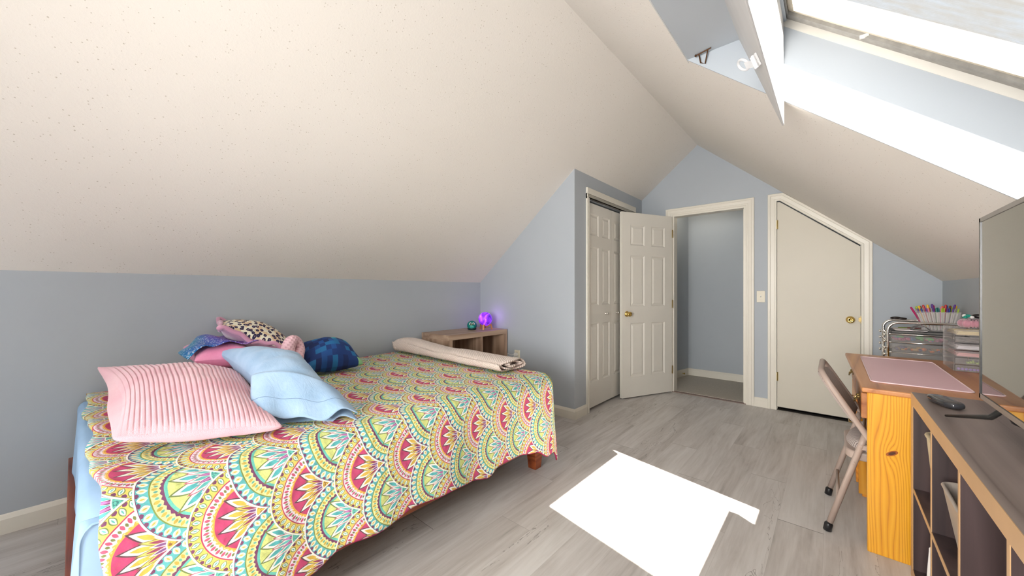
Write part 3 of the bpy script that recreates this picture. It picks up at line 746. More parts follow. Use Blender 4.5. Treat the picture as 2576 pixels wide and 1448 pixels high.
def sq(u, v):
    x = -2.44 - v*.40; y = .315 + u*.30 - .02*math.sin(v*5); dome = math.sin(PI*min(1, u*.9+.08))**.6
    return (x, y, .862+.035*dome*math.sin(PI*(v*.8+.1)) - .06*max(0, .22-u)/.22 + .010*math.sin(u*14+v*5) - .05*max(0, v-.7))
mb = MB(); mb.grid(sq, 40, 40); build('sequin_panel', mb, SEQ, sat, smooth=True, solid=.004, label='teal to purple sequinned panel')
# hidden support pillow under the blue one
PILW = m_fabric('white_pillow_cotton', (205, 208, 214), None, .9, 200, .3, .1)
BLUEC = m_fabric('light_blue_pillowcase_cotton', (150, 182, 214), (170, 198, 226), .85, 240, .45, .2, wrinkle=1.6)
bp = thing('blue_pillow', (-2.0, .62, .7), 'long light blue cotton pillow leaning across the pink ribbed cushion', 'pillow')
mb = MB(); b_, n_ = pillow(mb, (-1.84, .47, .755), (-1.64, .685, .695), (-2.30, .76, .765), (-2.46, .44, .825), .105, 90, 70, pinch=.05, p=.40, wr=.010, lo=.85, seed=21)
build('pillowcase', mb, BLUEC, bp, smooth=True)
def flap(u, v):      # loose open end of the case
    a = Vector((-1.87, .445, .79)); b = Vector((-1.66, .725, .695))
    P = a.lerp(b, u); dome = math.sin(PI*u)**.7
    P = P + Vector((.02*dome, 0, .055*dome))*(1-v) + Vector((.17+.02*dome, -.045+.05*u, -.135+.085*u+.012*math.sin(u*9)))*v
    P += Vector((.010*math.sin(u*11+1)*v, 0, .010*math.sin(u*17)*v)); 
    return P
mb = MB(); mb.grid(flap, 50, 20)
def flap2(u, v):
    P = flap(u, v)*1.0; P = Vector(P); return P + Vector((-.01, .0, -.045+.01*math.sin(u*9)))*(.25+.5*v) + Vector((-.03, 0, -.020))*math.sin(PI*u)
mb.grid(flap2, 50, 20)
build('case_opening', mb, BLUEC, bp, smooth=True, solid=.003, label='loose hemmed opening of the pillowcase')
mb = MB()
pth = [Vector(flap(i/40, .62))+Vector((0, -.001, .003)) for i in range(41)]; mb.tube(pth, .0016, 5); build('stitched_hem', mb, m_fabric('blue_thread', (120, 146, 180)), bp, smooth=True)
# leopard / mauve cushion
MAUVE = m_fabric('mauve_velvet', (168, 122, 150), (182, 138, 164), .8, 120, .4, .7)
LEO, nt, bs = newmat('leopard_print_fabric'); tc = nt.nodes.new('ShaderNodeTexCoord'); mp = nt.nodes.new('ShaderNodeMapping'); nt.links.new(tc.outputs['UV'], mp.inputs[0]); mp.inputs['Scale'].default_value = (15, 12, 1)
vo = nt.nodes.new('ShaderNodeTexVoronoi'); vo.voronoi_dimensions = '2D'; vo.inputs['Scale'].default_value = 1; nt.links.new(mp.outputs[0], vo.inputs['Vector'])
nn = noise_t(nt, mp.outputs[0], 2.4, 3); d = V(nt, vo.outputs['Distance']) + (nn-.5)*.35
big = noise_t(nt, mp.outputs[0], .5, 2)
colr = mixc(nt, big.gt(.52), lin(242, 236, 218), lin(232, 206, 172))
colr = mixc(nt, d.lt(.34), colr, lin(44, 38, 76)); colr = mixc(nt, d.lt(.06), colr, lin(200, 160, 150))
sock(nt, colr, bs.inputs['Base Color']); bs.inputs['Roughness'].default_value = .9
cu = thing('leopard_cushion', (-2.7, .65, .85), 'mauve velvet cushion with a leopard print top, topmost of the pile by the wall', 'cushion')
ca = ((-2.46, .440, .955), (-2.42, .79, .785), (-2.90, .90, .80), (-2.93, .52, .965))
mb = MB(); bb_, nn_ = pillow(mb, *ca, .085, 60, 50, pinch=.03, p=.55, wr=.006, lo=1.05, seed=5, mi=(0, 1))
build('cover', mb, [LEO, MAUVE], cu, smooth=True)
ring = []
for k in range(160):
    q = k/160*4; e = int(q); f_ = q-e
    u_, v_ = ((f_, 0), (1, f_), (1-f_, 1), (0, 1-f_))[e]
    ring.append(bb_(u_, v_) + Vector((0, 0, .013*math.sin(k*.28) + .006*math.sin(k*.7))))
mb = MB(); mb.tube(ring, .0125, 10, closed=True); build('piping', mb, m_fabric('mauve_piping', (196, 142, 168), None, .8, 120, .4, .6), cu, smooth=True, label='thick wavy mauve edge')
# waffle knit bundle (pink)
WAFP, nt, bs = newmat('pink_waffle_knit'); c = coord(nt); sp = nt.nodes.new('ShaderNodeSeparateXYZ'); nt.links.new(c, sp.inputs[0])
gx = ((V(nt, sp.outputs[2])*260).sin()*(V(nt, sp.outputs[1])*260).sin())
sock(nt, mixc(nt, gx.gt(.45)*.55, lin(236, 196, 206), lin(196, 140, 156)), bs.inputs['Base Color']); bs.inputs['Roughness'].default_value = .95; bump(nt, bs, gx, .4, .004)
pts = [(-2.36, .755, .66), (-2.38, .745, .74), (-2.42, .755, .81), (-2.45, .785, .855), (-2.47, .82, .845), (-2.46, .835, .80), (-2.42, .81, .765), (-2.38, .79, .71), (-2.34, .80, .66), (-2.30, .83, .63)]
def smooth(pts, n=8):
    P = [Vector(p) for p in pts]; out = []
    for i in range(len(P)-1):
        a, b, c_, d_ = P[max(i-1, 0)], P[i], P[i+1], P[min(i+2, len(P)-1)]
        for k in range(n):
            t = k/n; out.append(.5*((2*b)+(c_-a)*t+(2*a-5*b+4*c_-d_)*t*t+(3*b-a-3*c_+d_)*t**3))
    return out+[P[-1]]
pp = smooth(pts, 8); mb = MB(); mb.tube(pp, [.033+.006*math.sin(i*.13) for i in range(len(pp))], 14)
build('waffle_knit_wrap', mb, WAFP, origin=(-2.4, .79, .64), smooth=True, label='twisted pink waffle-knit wrap tucked behind the blue pillow', cat='fabric')
# blue pixel cushion
PIX, nt, bs = newmat('blue_checker_block_print'); tc = nt.nodes.new('ShaderNodeTexCoord'); mp = nt.nodes.new('ShaderNodeMapping'); nt.links.new(tc.outputs['UV'], mp.inputs[0]); mp.inputs['Scale'].default_value = (11, 8, 1)
sp = nt.nodes.new('ShaderNodeSeparateXYZ'); nt.links.new(mp.outputs[0], sp.inputs[0])
cb = nt.nodes.new('ShaderNodeCombineXYZ'); fx_ = V(nt, sp.outputs[0]).floor(); fy_ = V(nt, sp.outputs[1]).floor(); nt.links.new(fx_.x, cb.inputs[0]); nt.links.new(fy_.x, cb.inputs[1])
wn = nt.nodes.new('ShaderNodeTexWhiteNoise'); wn.noise_dimensions = '2D'; nt.links.new(cb.outputs[0], wn.inputs['Vector']); rv = V(nt, wn.outputs[0])
f = rv*.72 + fx_*.022
n = nt.nodes.new('ShaderNodeValToRGB'); nt.links.new(f.x, n.inputs[0]); n.color_ramp.interpolation = 'CONSTANT'; e = n.color_ramp.elements
for pos, cc in ((0, (16, 42, 96)), (.28, (20, 56, 120)), (.5, (26, 80, 150)), (.66, (30, 110, 170)), (.82, (60, 165, 185)), (.90, (150, 205, 150))):
    el = e[0] if pos == 0 else (e[1] if pos == .28 else e.new(pos)); el.position = pos; el.color = (*lin(cc), 1)
nt.links.new(n.outputs[0], bs.inputs['Base Color']); bs.inputs['Roughness'].default_value = .75
bump(nt, bs, noise_t(nt, coord(nt), 14, 4), .4, .01)
mb = MB(); pillow(mb, (-2.42, .84, .665), (-2.40, 1.21, .66), (-2.66, 1.19, .79), (-2.68, .91, .80), .105, 50, 44, pinch=.03, p=.42, lo=.8, seed=13, wr=.009)
build('block_print_cushion', mb, PIX, origin=(-2.55, 1.05, .62), smooth=True, label='dark blue cushion printed with lighter blue and green squares', cat='cushion')
# rolled waffle blanket
WAF, nt, bs = newmat('cream_waffle_weave'); tc = nt.nodes.new('ShaderNodeTexCoord'); sp = nt.nodes.new('ShaderNodeSeparateXYZ'); nt.links.new(tc.outputs['UV'], sp.inputs[0])
wx = V(nt, sp.outputs[0]); wy = V(nt, sp.outputs[1])
cell = ((wx*2*PI/.021).sin()*(wy*2*PI/.015).sin())
sock(nt, mixc(nt, cell.gt(.45)*.55, lin(232, 216, 206), lin(200, 176, 166)), bs.inputs['Base Color']); bs.inputs['Roughness'].default_value = .95; bs.inputs['Sheen Weight'].default_value = .2
bump(nt, bs, cell*-1.0 + noise_t(nt, tc.outputs['UV'], 300, 2)*.5, .5, .005)
def rollsec(n=150):
    out = []; turns = 2.35
    for i in range(n+1):
        k = i/n; a = PI*.9 + k*turns*2*PI; r = 1.0 - .30*(k*turns)
        sx = math.copysign(abs(math.cos(a))**.75, math.cos(a)); sz = math.copysign(abs(math.sin(a))**.8, math.sin(a))
        out.append((r*sx, r*sz*(1-.15*k)))
    return out
sec = rollsec(); 
def rollfn(u, v):
    k = sec[min(len(sec)-1, int(round(v*(len(sec)-1))))]
    x = -2.885 + 1.285*u
    hw = .098 + .052*u**1.2; hh = .062 - .016*u + .012*math.exp(-((u-.12)/.15)**2) - .006*math.exp(-((u-.45)/.1)**2)
    yc = 1.805 + .045*u + .012*math.sin(u*5); zc = .622 + hh + .004*noise.noise(Vector((u*6, v*4, 0)))
    x += (.015*math.sin(v*40) if u > .97 or u < .03 else 0)
    return (x, yc + k[0]*hw, zc + k[1]*hh)
ln_ = [0]
for a, b in zip(sec, sec[1:]): ln_.append(ln_[-1]+math.hypot((b[0]-a[0])*.13, (b[1]-a[1])*.05))
mb = MB(); mb.grid(rollfn, 90, len(sec)-1, uvfn=lambda u, v: (u*1.285, ln_[min(len(sec)-1, int(round(v*(len(sec)-1))))]))
build('rolled_blanket', mb, WAF, origin=(-2.2, 1.83, .61), smooth=True, solid=-.009, label='cream waffle-weave blanket rolled up across the foot of the bed', cat='blanket')
# ------------------------------------------------------------------ cube shelf in the far left corner
GREYOAK = wood('weathered_oak_laminate', (164, 138, 118), (190, 164, 142), (124, 98, 82), 'Y', 7, .5)
GREYOAKZ = wood('weathered_oak_laminate_upright', (158, 130, 110), (184, 156, 134), (118, 92, 76), 'Z', 7, .5)
SX0_, SX1_, SY0_, SY1_, SH = -2.955, -2.550, 2.065, 2.838, .762
sh = thing('cube_bookshelf', ((SX0_+SX1_)/2, (SY0_+SY1_)/2, 0), 'weathered oak cube bookshelf in the corner beyond the foot of the bed', 'bookshelf')
def bxp(name, x0, x1, y0, y1, z0, z1, mat, par, bev=.0015, **k):
    mb = MB(); mb.box(x0, x1, y0, y1, z0, z1); return build(name, mb, mat, par, bevel=bev, **k)
th_ = .046
bxp('top', SX0_, SX1_, SY0_, SY1_, SH-th_, SH, GREYOAK, sh); bxp('bottom', SX0_, SX1_, SY0_, SY1_, 0, th_, GREYOAK, sh)
bxp('side_panel', SX0_, SX1_, SY0_, SY0_+th_, th_, SH-th_, GREYOAKZ, sh); bxp('side_panel', SX0_, SX1_, SY1_-th_, SY1_, th_, SH-th_, GREYOAKZ, sh)
bxp('back_panel', SX0_, SX0_+.01, SY0_+th_, SY1_-th_, th_, SH-th_, GREYOAKZ, sh)
ym = (SY0_+SY1_)/2+.03; bxp('divider', SX0_+.01, SX1_-.004, ym-.008, ym+.008, th_, SH-th_, GREYOAKZ, sh)
bxp('shelf', SX0_+.01, SX1_-.004, SY0_+th_, ym-.008, .370, .386, GREYOAK, sh); bxp('shelf', SX0_+.01, SX1_-.004, ym+.008, SY1_-th_, .370, .386, GREYOAK, sh)
# owl
TEALP = plain('teal_plastic', (16, 128, 122), .35, .06, sc_=20); TEALD = plain('dark_teal_plastic', (8, 44, 48), .5, .1); TEALL = plain('light_teal_face', (70, 178, 172), .4, .04)
ow = thing('owl_speaker', (-2.76, 2.535, SH), 'round teal owl-shaped speaker on the corner bookshelf', 'speaker')
c = Vector((-2.76, 2.535, SH+.047)); F = (Vector((0, 0, 1.15))-c); F.z = .1; F.normalize(); Sd = Vector((0, 0, 1)).cross(F).normalized(); Up = F.cross(Sd)
mb = MB(); mb.ball(c, .050, .050, .047, 28, 18); build('body', mb, TEALP, ow, smooth=True)
mb = MB(); mb.lathe([(.030, 0), (.040, .004), (.046, .018), (.044, .020)], (c.x, c.y, SH), n=28); build('base', mb, TEALD, ow, smooth=True)
RM = Matrix((Sd, Up, F)).transposed()
mb = MB(); mb.ball(c+F*.020-Up*.008, .034, .027, .0305, 24, 14, M=RM); build('belly', mb, TEALL, ow, smooth=True)
WHT = plain('white_eye', (.85, .85, .82), .4, .02); BLK = plain('black_plastic', (.012, .012, .014), .3, .1); YEL = plain('yellow_beak', (232, 170, 40), .4, .05)
for s_ in (-1, 1):
    mb = MB(); mb.ball(c+F*.040+Up*.017+Sd*s_*.0145, .0135, .0135, .0075, 18, 10, M=RM); e_ = build('eye', mb, WHT, ow, smooth=True)
    mb = MB(); mb.ball(c+F*.0465+Up*.017+Sd*s_*.0135, .0075, .0075, .0035, 14, 8, M=RM); build('pupil', mb, BLK, e_, smooth=True)
mb = MB(); mb.lathe([(.006, 0), (.0035, .006), (.0005, .010)], c+F*.044+Up*.010, F*.9-Up*.3, 10); build('beak', mb, YEL, ow, smooth=True)
# galaxy globe lamp
GLX, nt, bs = newmat('purple_galaxy_globe'); cc = coord(nt); n1 = noise_t(nt, cc, 9, 5, .6, 1.5); n2 = noise_t(nt, cc, 60, 2)
col = ramp(nt, n1, [(.32, lin(60, 20, 150)), (.48, lin(120, 40, 210)), (.6, lin(190, 90, 240)), (.74, lin(240, 170, 250))]); col = mixc(nt, n2.gt(.72), col, (1, .9, 1))
sock(nt, col, bs.inputs['Base Color']); sock(nt, col, bs.inputs['Emission Color']); bs.inputs['Emission Strength'].default_value = .40; bs.inputs['Roughness'].default_value = .4
gl_ = thing('galaxy_globe_lamp', (-2.70, 2.665, SH), 'glowing purple galaxy globe lamp on a small wooden stand beside the teal owl', 'lamp')
c = Vector((-2.70, 2.665, SH+.108)); mb = MB(); mb.ball(c, .071, n=36, m=24); build('globe', mb, GLX, gl_, smooth=True)
STW = plain('pale_beech', (196, 132, 84), .5, .08)
mb = MB()
for d_ in ((.5, .86), (.5, -.86), (-1, 0)):
    D = Vector((d_[0], d_[1], 0)); q = Vector((-D.y, D.x, 0))*.008; o_ = Vector((c.x, c.y, SH))
    for a, b in (((.008, .022), (.062, .050)), ((.062, .050), (.070, .0))):
        p0 = o_+D*a[0]+Vector((0, 0, a[1])); p1 = o_+D*b[0]+Vector((0, 0, b[1])); up_ = (p1-p0).cross(q).normalized()*.006
        mb.add([p0-q-up_, p0+q-up_, p0+q+up_, p0-q+up_, p1-q-up_, p1+q-up_, p1+q+up_, p1-q+up_], [(0,1,2,3),(7,6,5,4),(0,4,5,1),(1,5,6,2),(2,6,7,3),(3,7,4,0)])
build('stand', mb, STW, gl_)
pl = bpy.data.lights.new('galaxy_glow', 'POINT'); pl.energy = .10; pl.color = (.55, .25, 1.0); pl.shadow_soft_size = .07
po = bpy.data.objects.new('galaxy_glow', pl); link(po); po.location = (c.x+.0, c.y+.085, c.z+.02)
# small flower
flw = thing('artificial_flower', (-2.68, 2.60, .387), 'small pink and green artificial flower in the right cube of the corner bookshelf', 'flower')
mb = MB(); mb.tube([(-2.68, 2.60, .388), (-2.675, 2.60, .44), (-2.665, 2.595, .49)], .003, 8); build('stem', mb, plain('flower_green', (60, 130, 70), .6), flw)
PKF = plain('flower_pink', (226, 96, 130), .6)
for i in range(6):
    a = i*PI/3; c2 = Vector((-2.665, 2.595, .495)); d_ = Vector((.3, math.cos(a), math.sin(a))).normalized()
    mb = MB(); mb.ball(c2+d_*.018, .006, .006, .017, 10, 8, M=d_.to_track_quat('Z', 'Y').to_matrix()); build('petal', mb, PKF if i % 3 else WHT, flw, smooth=True)
mb = MB(); mb.ball((-2.67, 2.578, .48), .004, .015, .01, 10, 8); build('leaf', mb, plain('flower_leaf', (50, 120, 66), .6), flw, smooth=True)
# outlet, charger, cord
ot = thing('wall_outlet', (-2.425, YC, .495), 'almond wall outlet behind the foot of the bed', 'outlet')
mb = MB(); mb.box(-2.46, -2.390, YC-.006, YC, .435, .555); build('plate', mb, OFFWHITE, ot, bevel=.002)
mb = MB(); mb.box(-2.442, -2.408, YC-.008, YC-.006, .45, .54); build('socket_face', mb, plain('socket_face', (.62, .57, .45), .4), ot)
ch = thing('phone_charger', (-2.425, YC-.01, .515), 'small white plug-in charger in the upper socket of the outlet', 'charger')
mb = MB(); mb.box(-2.440, -2.410, YC-.042, YC-.0085, .500, .528); build('plug', mb, WHITEPL, ch, bevel=.003)
pts = smooth([(-2.425, YC-.043, .514), (-2.45, YC-.07, .512), (-2.50, YC-.06, .52), (-2.535, YC-.03, .505), (-2.54, YC-.012, .44), (-2.535, YC-.010, .3), (-2.53, YC-.02, .1), (-2.50, YC-.05, .012)], 8)
mb = MB(); mb.tube(pts, .0022, 8); build('cord', mb, WHITEPL, ch, smooth=True)
mb = MB(); mb.box(-2.452, -2.398, YC-.036, YC-.0085, .436, .492); build('night_light', mb, WHITEPL, origin=(-2.425, YC-.02, .46), bevel=.004, label='white plug-in night light below the charger', cat='night light')
# light switch
sw = thing('light_switch', (-.540, YF, 1.103), 'almond light switch between the doorway and the attic door', 'light switch')
mb = MB(); mb.box(-.5755, -.5045, YF-.006, YF, 1.045, 1.160); build('plate', mb, OFFWHITE, sw, bevel=.003)
mb = MB(); mb.prism([(YF-.006, 1.095), (YF-.018, 1.108), (YF-.016, 1.114), (YF-.006, 1.112)], 'X', -.5445, -.5355); build('toggle', mb, WHITEPL, sw)
for z in (1.073, 1.133):
    mb = MB(); mb.lathe([(.003, 0), (.003, .001), (.001, .0015)], (-.54, YF-.006, z), (0, -1, 0), 10); build('screw', mb, OFFWHITE, sw)
# door stop in the hall
mb = MB(); mb.lathe([(.012, 0), (.012, .004), (.005, .006), (.005, .030), (.010, .032), (.010, .042)], (-1.545, 5.27, .045), (.985, -.17, 0), 16)
build('door_stop', mb, BRASS, origin=(-1.545, 5.27, .045), smooth=True, label='small brass door stop on the hall baseboard', cat='door stop')
# hook in the recess and clear latch on the beam
mb = MB(); p = Vector((-.455, 1.835, 2.245)); 
mb.tube([p+Vector((-.020, 0, -.004)), p+Vector((.045, -.012, -.002))], .0028, 8); mb.tube([p+Vector((-.008, 0, -.004)), p+Vector((-.002, .004, -.042)), p+Vector((.016, .008, -.052)), p+Vector((.030, -.006, -.004))], .0028, 8)
mb.ball(p+Vector((-.022, 0, -.004)), .005, n=10, m=8)
build('metal_hook', mb, plain('rusty_metal', (84, 56, 32), .5, .3, metal=.6), origin=tuple(p), label='small rusty metal hook in the corner of the ceiling recess', cat='hook')
CLEAR, nt, bs = newmat('clear_plastic'); bs.inputs['Base Color'].default_value = (.93, .92, .93, 1); bs.inputs['Roughness'].default_value = .12; bs.inputs['Alpha'].default_value = .42; bs.inputs['Specular IOR Level'].default_value = .8
lt = thing('safety_latch', (-.2, 1.55, 1.95), 'clear plastic safety latch stuck on the skylight beam', 'latch')
# on the bevelled left face of the beam: face runs from (-.306,2.246) to (-.153,1.823)
fd = Vector((.153, 0, -.423)).normalized(); fn_ = Vector((-.423, 0, -.153)).normalized()
def bp_(s, y, h): return Vector((-.306, y, 2.246)) + fd*s + fn_*h
A_, B_, C_ = bp_(.400, 1.350, .004), bp_(.300, 1.545, .006), Vector((-.262, 1.60, 2.00))
def ribbon(m_, p, q, w_, t_, nn_):
    d_ = (q-p).normalized(); s_ = d_.cross(nn_).normalized()*w_; n2_ = s_.cross(d_).normalized()*t_
    m_.add([p-s_-n2_, p+s_-n2_, p+s_+n2_, p-s_+n2_, q-s_-n2_, q+s_-n2_, q+s_+n2_, q-s_+n2_], [(0,1,2,3),(7,6,5,4),(0,4,5,1),(1,5,6,2),(2,6,7,3),(3,7,4,0)]); return s_
mb = MB(); ribbon(mb, A_, B_, .020, .003, fn_); build('pad', mb, CLEAR, lt, bevel=.002)
for k_ in (.35, .75):
    p_ = A_.lerp(B_, k_)+fn_*.005; mb = MB(); ribbon(mb, p_, A_.lerp(B_, k_+.05)+fn_*.005, .021, .003, fn_); build('rib', mb, CLEAR, lt)
mb = MB(); ribbon(mb, B_+fn_*.004, B_.lerp(C_, .45)+fn_*.006, .012, .003, fn_); build('link', mb, CLEAR, lt)
mb = MB(); dC = (C_-B_).normalized(); sC = dC.cross(fn_).normalized(); c0 = B_.lerp(C_, .75)
mb.tube([c0+dC*.030*math.cos(i*PI/12)+sC*.021*math.sin(i*PI/12) for i in range(24)], .005, 8, closed=True); build('loop', mb, CLEAR, lt, smooth=True)

# ------------------------------------------------------------------ desk
PINE = wood('knotty_orange_pine', (212, 142, 26), (226, 160, 48), (166, 94, 12), 'Z', 20, .32, knots=True, coat=.35)
PINEY = wood('knotty_orange_pine_cross', (204, 128, 30), (222, 148, 48), (156, 84, 14), 'Y', 10, .35, coat=.2)
OAKT = wood('brown_oak_desktop', (190, 124, 72), (206, 144, 90), (150, 90, 48), 'Y', 9, .38, coat=.15)
dk = thing('writing_desk', (.37, 2.83, 0), 'orange pine writing desk with a worn brown top under the sloped ceiling', 'desk')
mb = MB(); mb.prism([(.098, 2.255), (.64, 2.235), (.64, 3.455), (.066, 3.455)], 'Z', .703, .725); build('top', mb, OAKT, dk, bevel=.006, seg=3)
PKN, nt, bs = newmat('knotty_pine_end_panel'); cc = coord(nt); sp = nt.nodes.new('ShaderNodeSeparateXYZ'); nt.links.new(cc, sp.inputs[0])
kx = V(nt, sp.outputs[0])+(.37-.192); kz = V(nt, sp.outputs[2])-.455; dd = kx*kx*1.0+kz*kz*.35
near = (dd*1400+1).pow(-1.0)
cx = coord(nt, scale=(1, 1, .10)); wv = noise_t(nt, cx, 5.5, 2, .5, .5)
g = ((kx*1.3 + wv*.20 + near*.035)*70).fract(); g = (g-.5).abs()*2
fine = noise_t(nt, coord(nt, scale=(8, 8, .35)), 22, 4, .6)
col = ramp(nt, g*.75+fine*.35, [(.12, lin(186, 110, 16)), (.34, lin(218, 152, 26)), (.9, lin(230, 168, 44))])
core = (kx*kx*9+(kz-kx*.5)*(kz-kx*.5)*26).sqrt()
col = mixc(nt, core.lt(.055), col, lin(150, 76, 16)); col = mixc(nt, core.lt(.034), col, lin(74, 34, 12))
sock(nt, col, bs.inputs['Base Color']); bs.inputs['Roughness'].default_value = .32; bs.inputs['Coat Weight'].default_value = .3; bs.inputs['Coat Roughness'].default_value = .15
mb = MB(); mb.prism([(.116, 2.262), (.615, 2.250), (.615, 2.292), (.116, 2.304)], 'Z', 0, .703); build('side_panel', mb, PKN, dk, bevel=.003)
bxp('side_panel', .116, .62, 3.405, 3.435, 0, .703, PINE, dk)
bxp('side_panel', .110, .62, 2.83, 2.85, .02, .703, PINE, dk)
bxp('back_panel', .60, .615, 2.29, 3.41, .15, .703, PINEY, dk)
bxp('plinth', .125, .60, 2.85, 3.405, 0, .06, PINEY, dk)
for z0, z1 in ((.07, .27), (.28, .42), (.43, .56)):
    dr = bxp('drawer', .100, .58, 2.855, 3.400, z0, z1, PINEY, dk, .004)
    mb = MB(); mb.tube([(.098, 3.08, (z0+z1)/2), (.078, 3.09, (z0+z1)/2-.006), (.078, 3.16, (z0+z1)/2-.006), (.098, 3.17, (z0+z1)/2)], .004, 8); build('handle', mb, OLDBRASS, dr)
for ya, yb, hy_ in ((2.31, 2.825, 2.40), (2.855, 3.400, 3.13)):
    dr = bxp('drawer', .098, .58, ya, yb, .575, .690, wood('brown_oak_drawer_front', (150, 92, 50), (172, 116, 70), (112, 64, 34), 'Y', 9, .4), dk, .004)
    mb = MB(); mb.prism([(hy_-.030, .645), (hy_-.038, .66), (hy_-.018, .672), (hy_, .667), (hy_+.018, .672), (hy_+.038, .66), (hy_+.030, .645), (hy_, .632)], 'X', .094, .098)
    mb.tube([(.092, hy_-.024, .655), (.080, hy_-.022, .640), (.078, hy_, .628), (.080, hy_+.022, .640), (.092, hy_+.024, .655)], .0035, 8)
    for s_ in (-.024, .024): mb.lathe([(.006, 0), (.007, .006), (.003, .010)], (.094, hy_+s_, .655), (-1, 0, 0), 10)
    build('handle', mb, OLDBRASS, dr, label='ornate aged brass handle')
# curved apron bracket at the kneehole
mb = MB(); mb.prism([(2.304, .575), (2.304, .465), (2.312, .485), (2.335, .52), (2.39, .555), (2.44, .575)], 'X', .146, .166); build('bracket', mb, wood('brown_oak_bracket', (140, 82, 48), (160, 100, 60), (104, 56, 32), 'Z', 9, .4), dk)
# mat
PKM = plain('pale_pink_vinyl', (240, 200, 208), .45, .02, sc_=3); PKE = plain('white_pink_edge', (246, 222, 226), .5, .02)
def rrect(x0, x1, y0, y1, r, n=8):
    out = []
    for cx, cy, a0 in ((x1-r, y1-r, 0), (x0+r, y1-r, PI/2), (x0+r, y0+r, PI), (x1-r, y0+r, 1.5*PI)):
        out += [(cx+r*math.cos(a0+k*PI/2/n), cy+r*math.sin(a0+k*PI/2/n)) for k in range(n+1)]
    return out
dm = thing('desk_mat', (.29, 2.86, .725), 'pale pink desk mat lying on the wooden desk top', 'desk mat')
mb = MB(); mb.prism(rrect(.137, .448, 2.418, 3.295, .022), 'Z', .7255, .7285); build('mat', mb, PKM, dm)
mb = MB(); mb.tube([(x, y, .7285) for x, y in rrect(.137, .448, 2.418, 3.295, .022)], .0026, 6, closed=True); build('stitched_edge', mb, PKE, dm, smooth=True, label='whitish stitched edge')
# clear drawer organiser
ACR, nt, bs = newmat('clear_acrylic'); bs.inputs['Base Color'].default_value = (.93, .88, .86, 1); bs.inputs['Roughness'].default_value = .08; bs.inputs['Alpha'].default_value = .16; bs.inputs['Specular IOR Level'].default_value = .8
OX, OXb, OYa, OYb, OZ = .490, .640, 3.045, 3.300, .7255
og = thing('drawer_organizer', (.565, 3.17, OZ), 'clear acrylic stack of small drawers on the desk beside the television', 'organizer')
t_ = .003; bh = .038; nb = 6
mb = MB(); mb.box(OX, OX+t_, OYa+.004, OYb, OZ, OZ+nb*bh); mb.box(OXb-t_, OXb, OYa+.004, OYb, OZ, OZ+nb*bh); mb.box(OX, OXb, OYb-t_, OYb, OZ, OZ+nb*bh)
for k in range(nb+1): mb.box(OX, OXb, OYa+.004, OYb, OZ+k*bh-.0008, OZ+k*bh+.0008)
build('case', mb, ACR, og)
for k in range(nb):
    z = OZ+k*bh+.002; mb = MB(); a, b = OX+.005, OXb-.005
    mb.box(a, b, OYa, OYa+.0025, z, z+bh-.006); mb.box(a, a+.002, OYa, OYb-.006, z, z+bh-.012); mb.box(b-.002, b, OYa, OYb-.006, z, z+bh-.012); mb.box(a, b, OYa, OYb-.006, z, z+.002)
    mb.box((a+b)/2-.02, (a+b)/2+.02, OYa-.008, OYa, z+bh-.014, z+bh-.010)
    build('drawer', mb, ACR, og)
cont = [((150, 110, 200), 'row of small purple beads in the bottom drawer of the organizer', 'beads', 'bead_strip'), ((166, 190, 80), 'lime green craft pieces in the second drawer up of the organizer', 'craft pieces', 'craft_pieces'),
        ((228, 168, 168), 'pink folded felt in the third drawer up of the organizer', 'felt', 'felt_sheet'), ((225, 222, 228), 'white paper stack in the fourth drawer up of the organizer', 'paper', 'paper_stack'), ((120, 116, 112), 'grey fabric scrap in the fifth drawer up of the organizer', 'fabric', 'fabric_scrap'), ((238, 214, 160), 'yellow and pink paper pads in the top drawer of the organizer', 'paper', 'paper_pad')]
for k, (rgb, lab, cat, nm) in enumerate(cont):
    z = OZ+k*bh+.0045; mb = MB()
    if k == 0:
        for i in range(9): mb.ball((OX+.02+i*.0135, OYa+.02, z+.007), .0065, n=10, m=8)
    elif k == 1:
        for i in range(7): mb.box(OX+.05+.010*i, OX+.057+.010*i, OYa+.02+.01*(i % 3), OYa+.05+.01*(i % 2), z, z+.008+.004*(i % 3))
    elif k == 4:
        mb.grid(lambda u, v: (OX+.015+u*.115, OYa+.012+v*.20, z+.005+.013*math.sin(PI*u)*math.sin(PI*v)+.003*math.sin(u*17)), 24, 24)
    else:
        for i in range(4): mb.box(OX+.012+.002*i, OXb-.014, OYa+.01+.002*(i % 2), OYb-.02, z+i*.0045, z+i*.0045+.0038, mi=i % 2)
    m0 = plain(nm+'_material', rgb, .7, .1, sc_=40); m1_ = plain(nm+'_material_light', tuple(min(255, int(q*1.1)) for q in rgb), .7, .05)
    build(nm, mb, [m0, m1_], origin=(.565, 3.15, z), smooth=(k in (0, 4)), label=lab, cat=cat, solid=(.003 if k == 4 else 0))
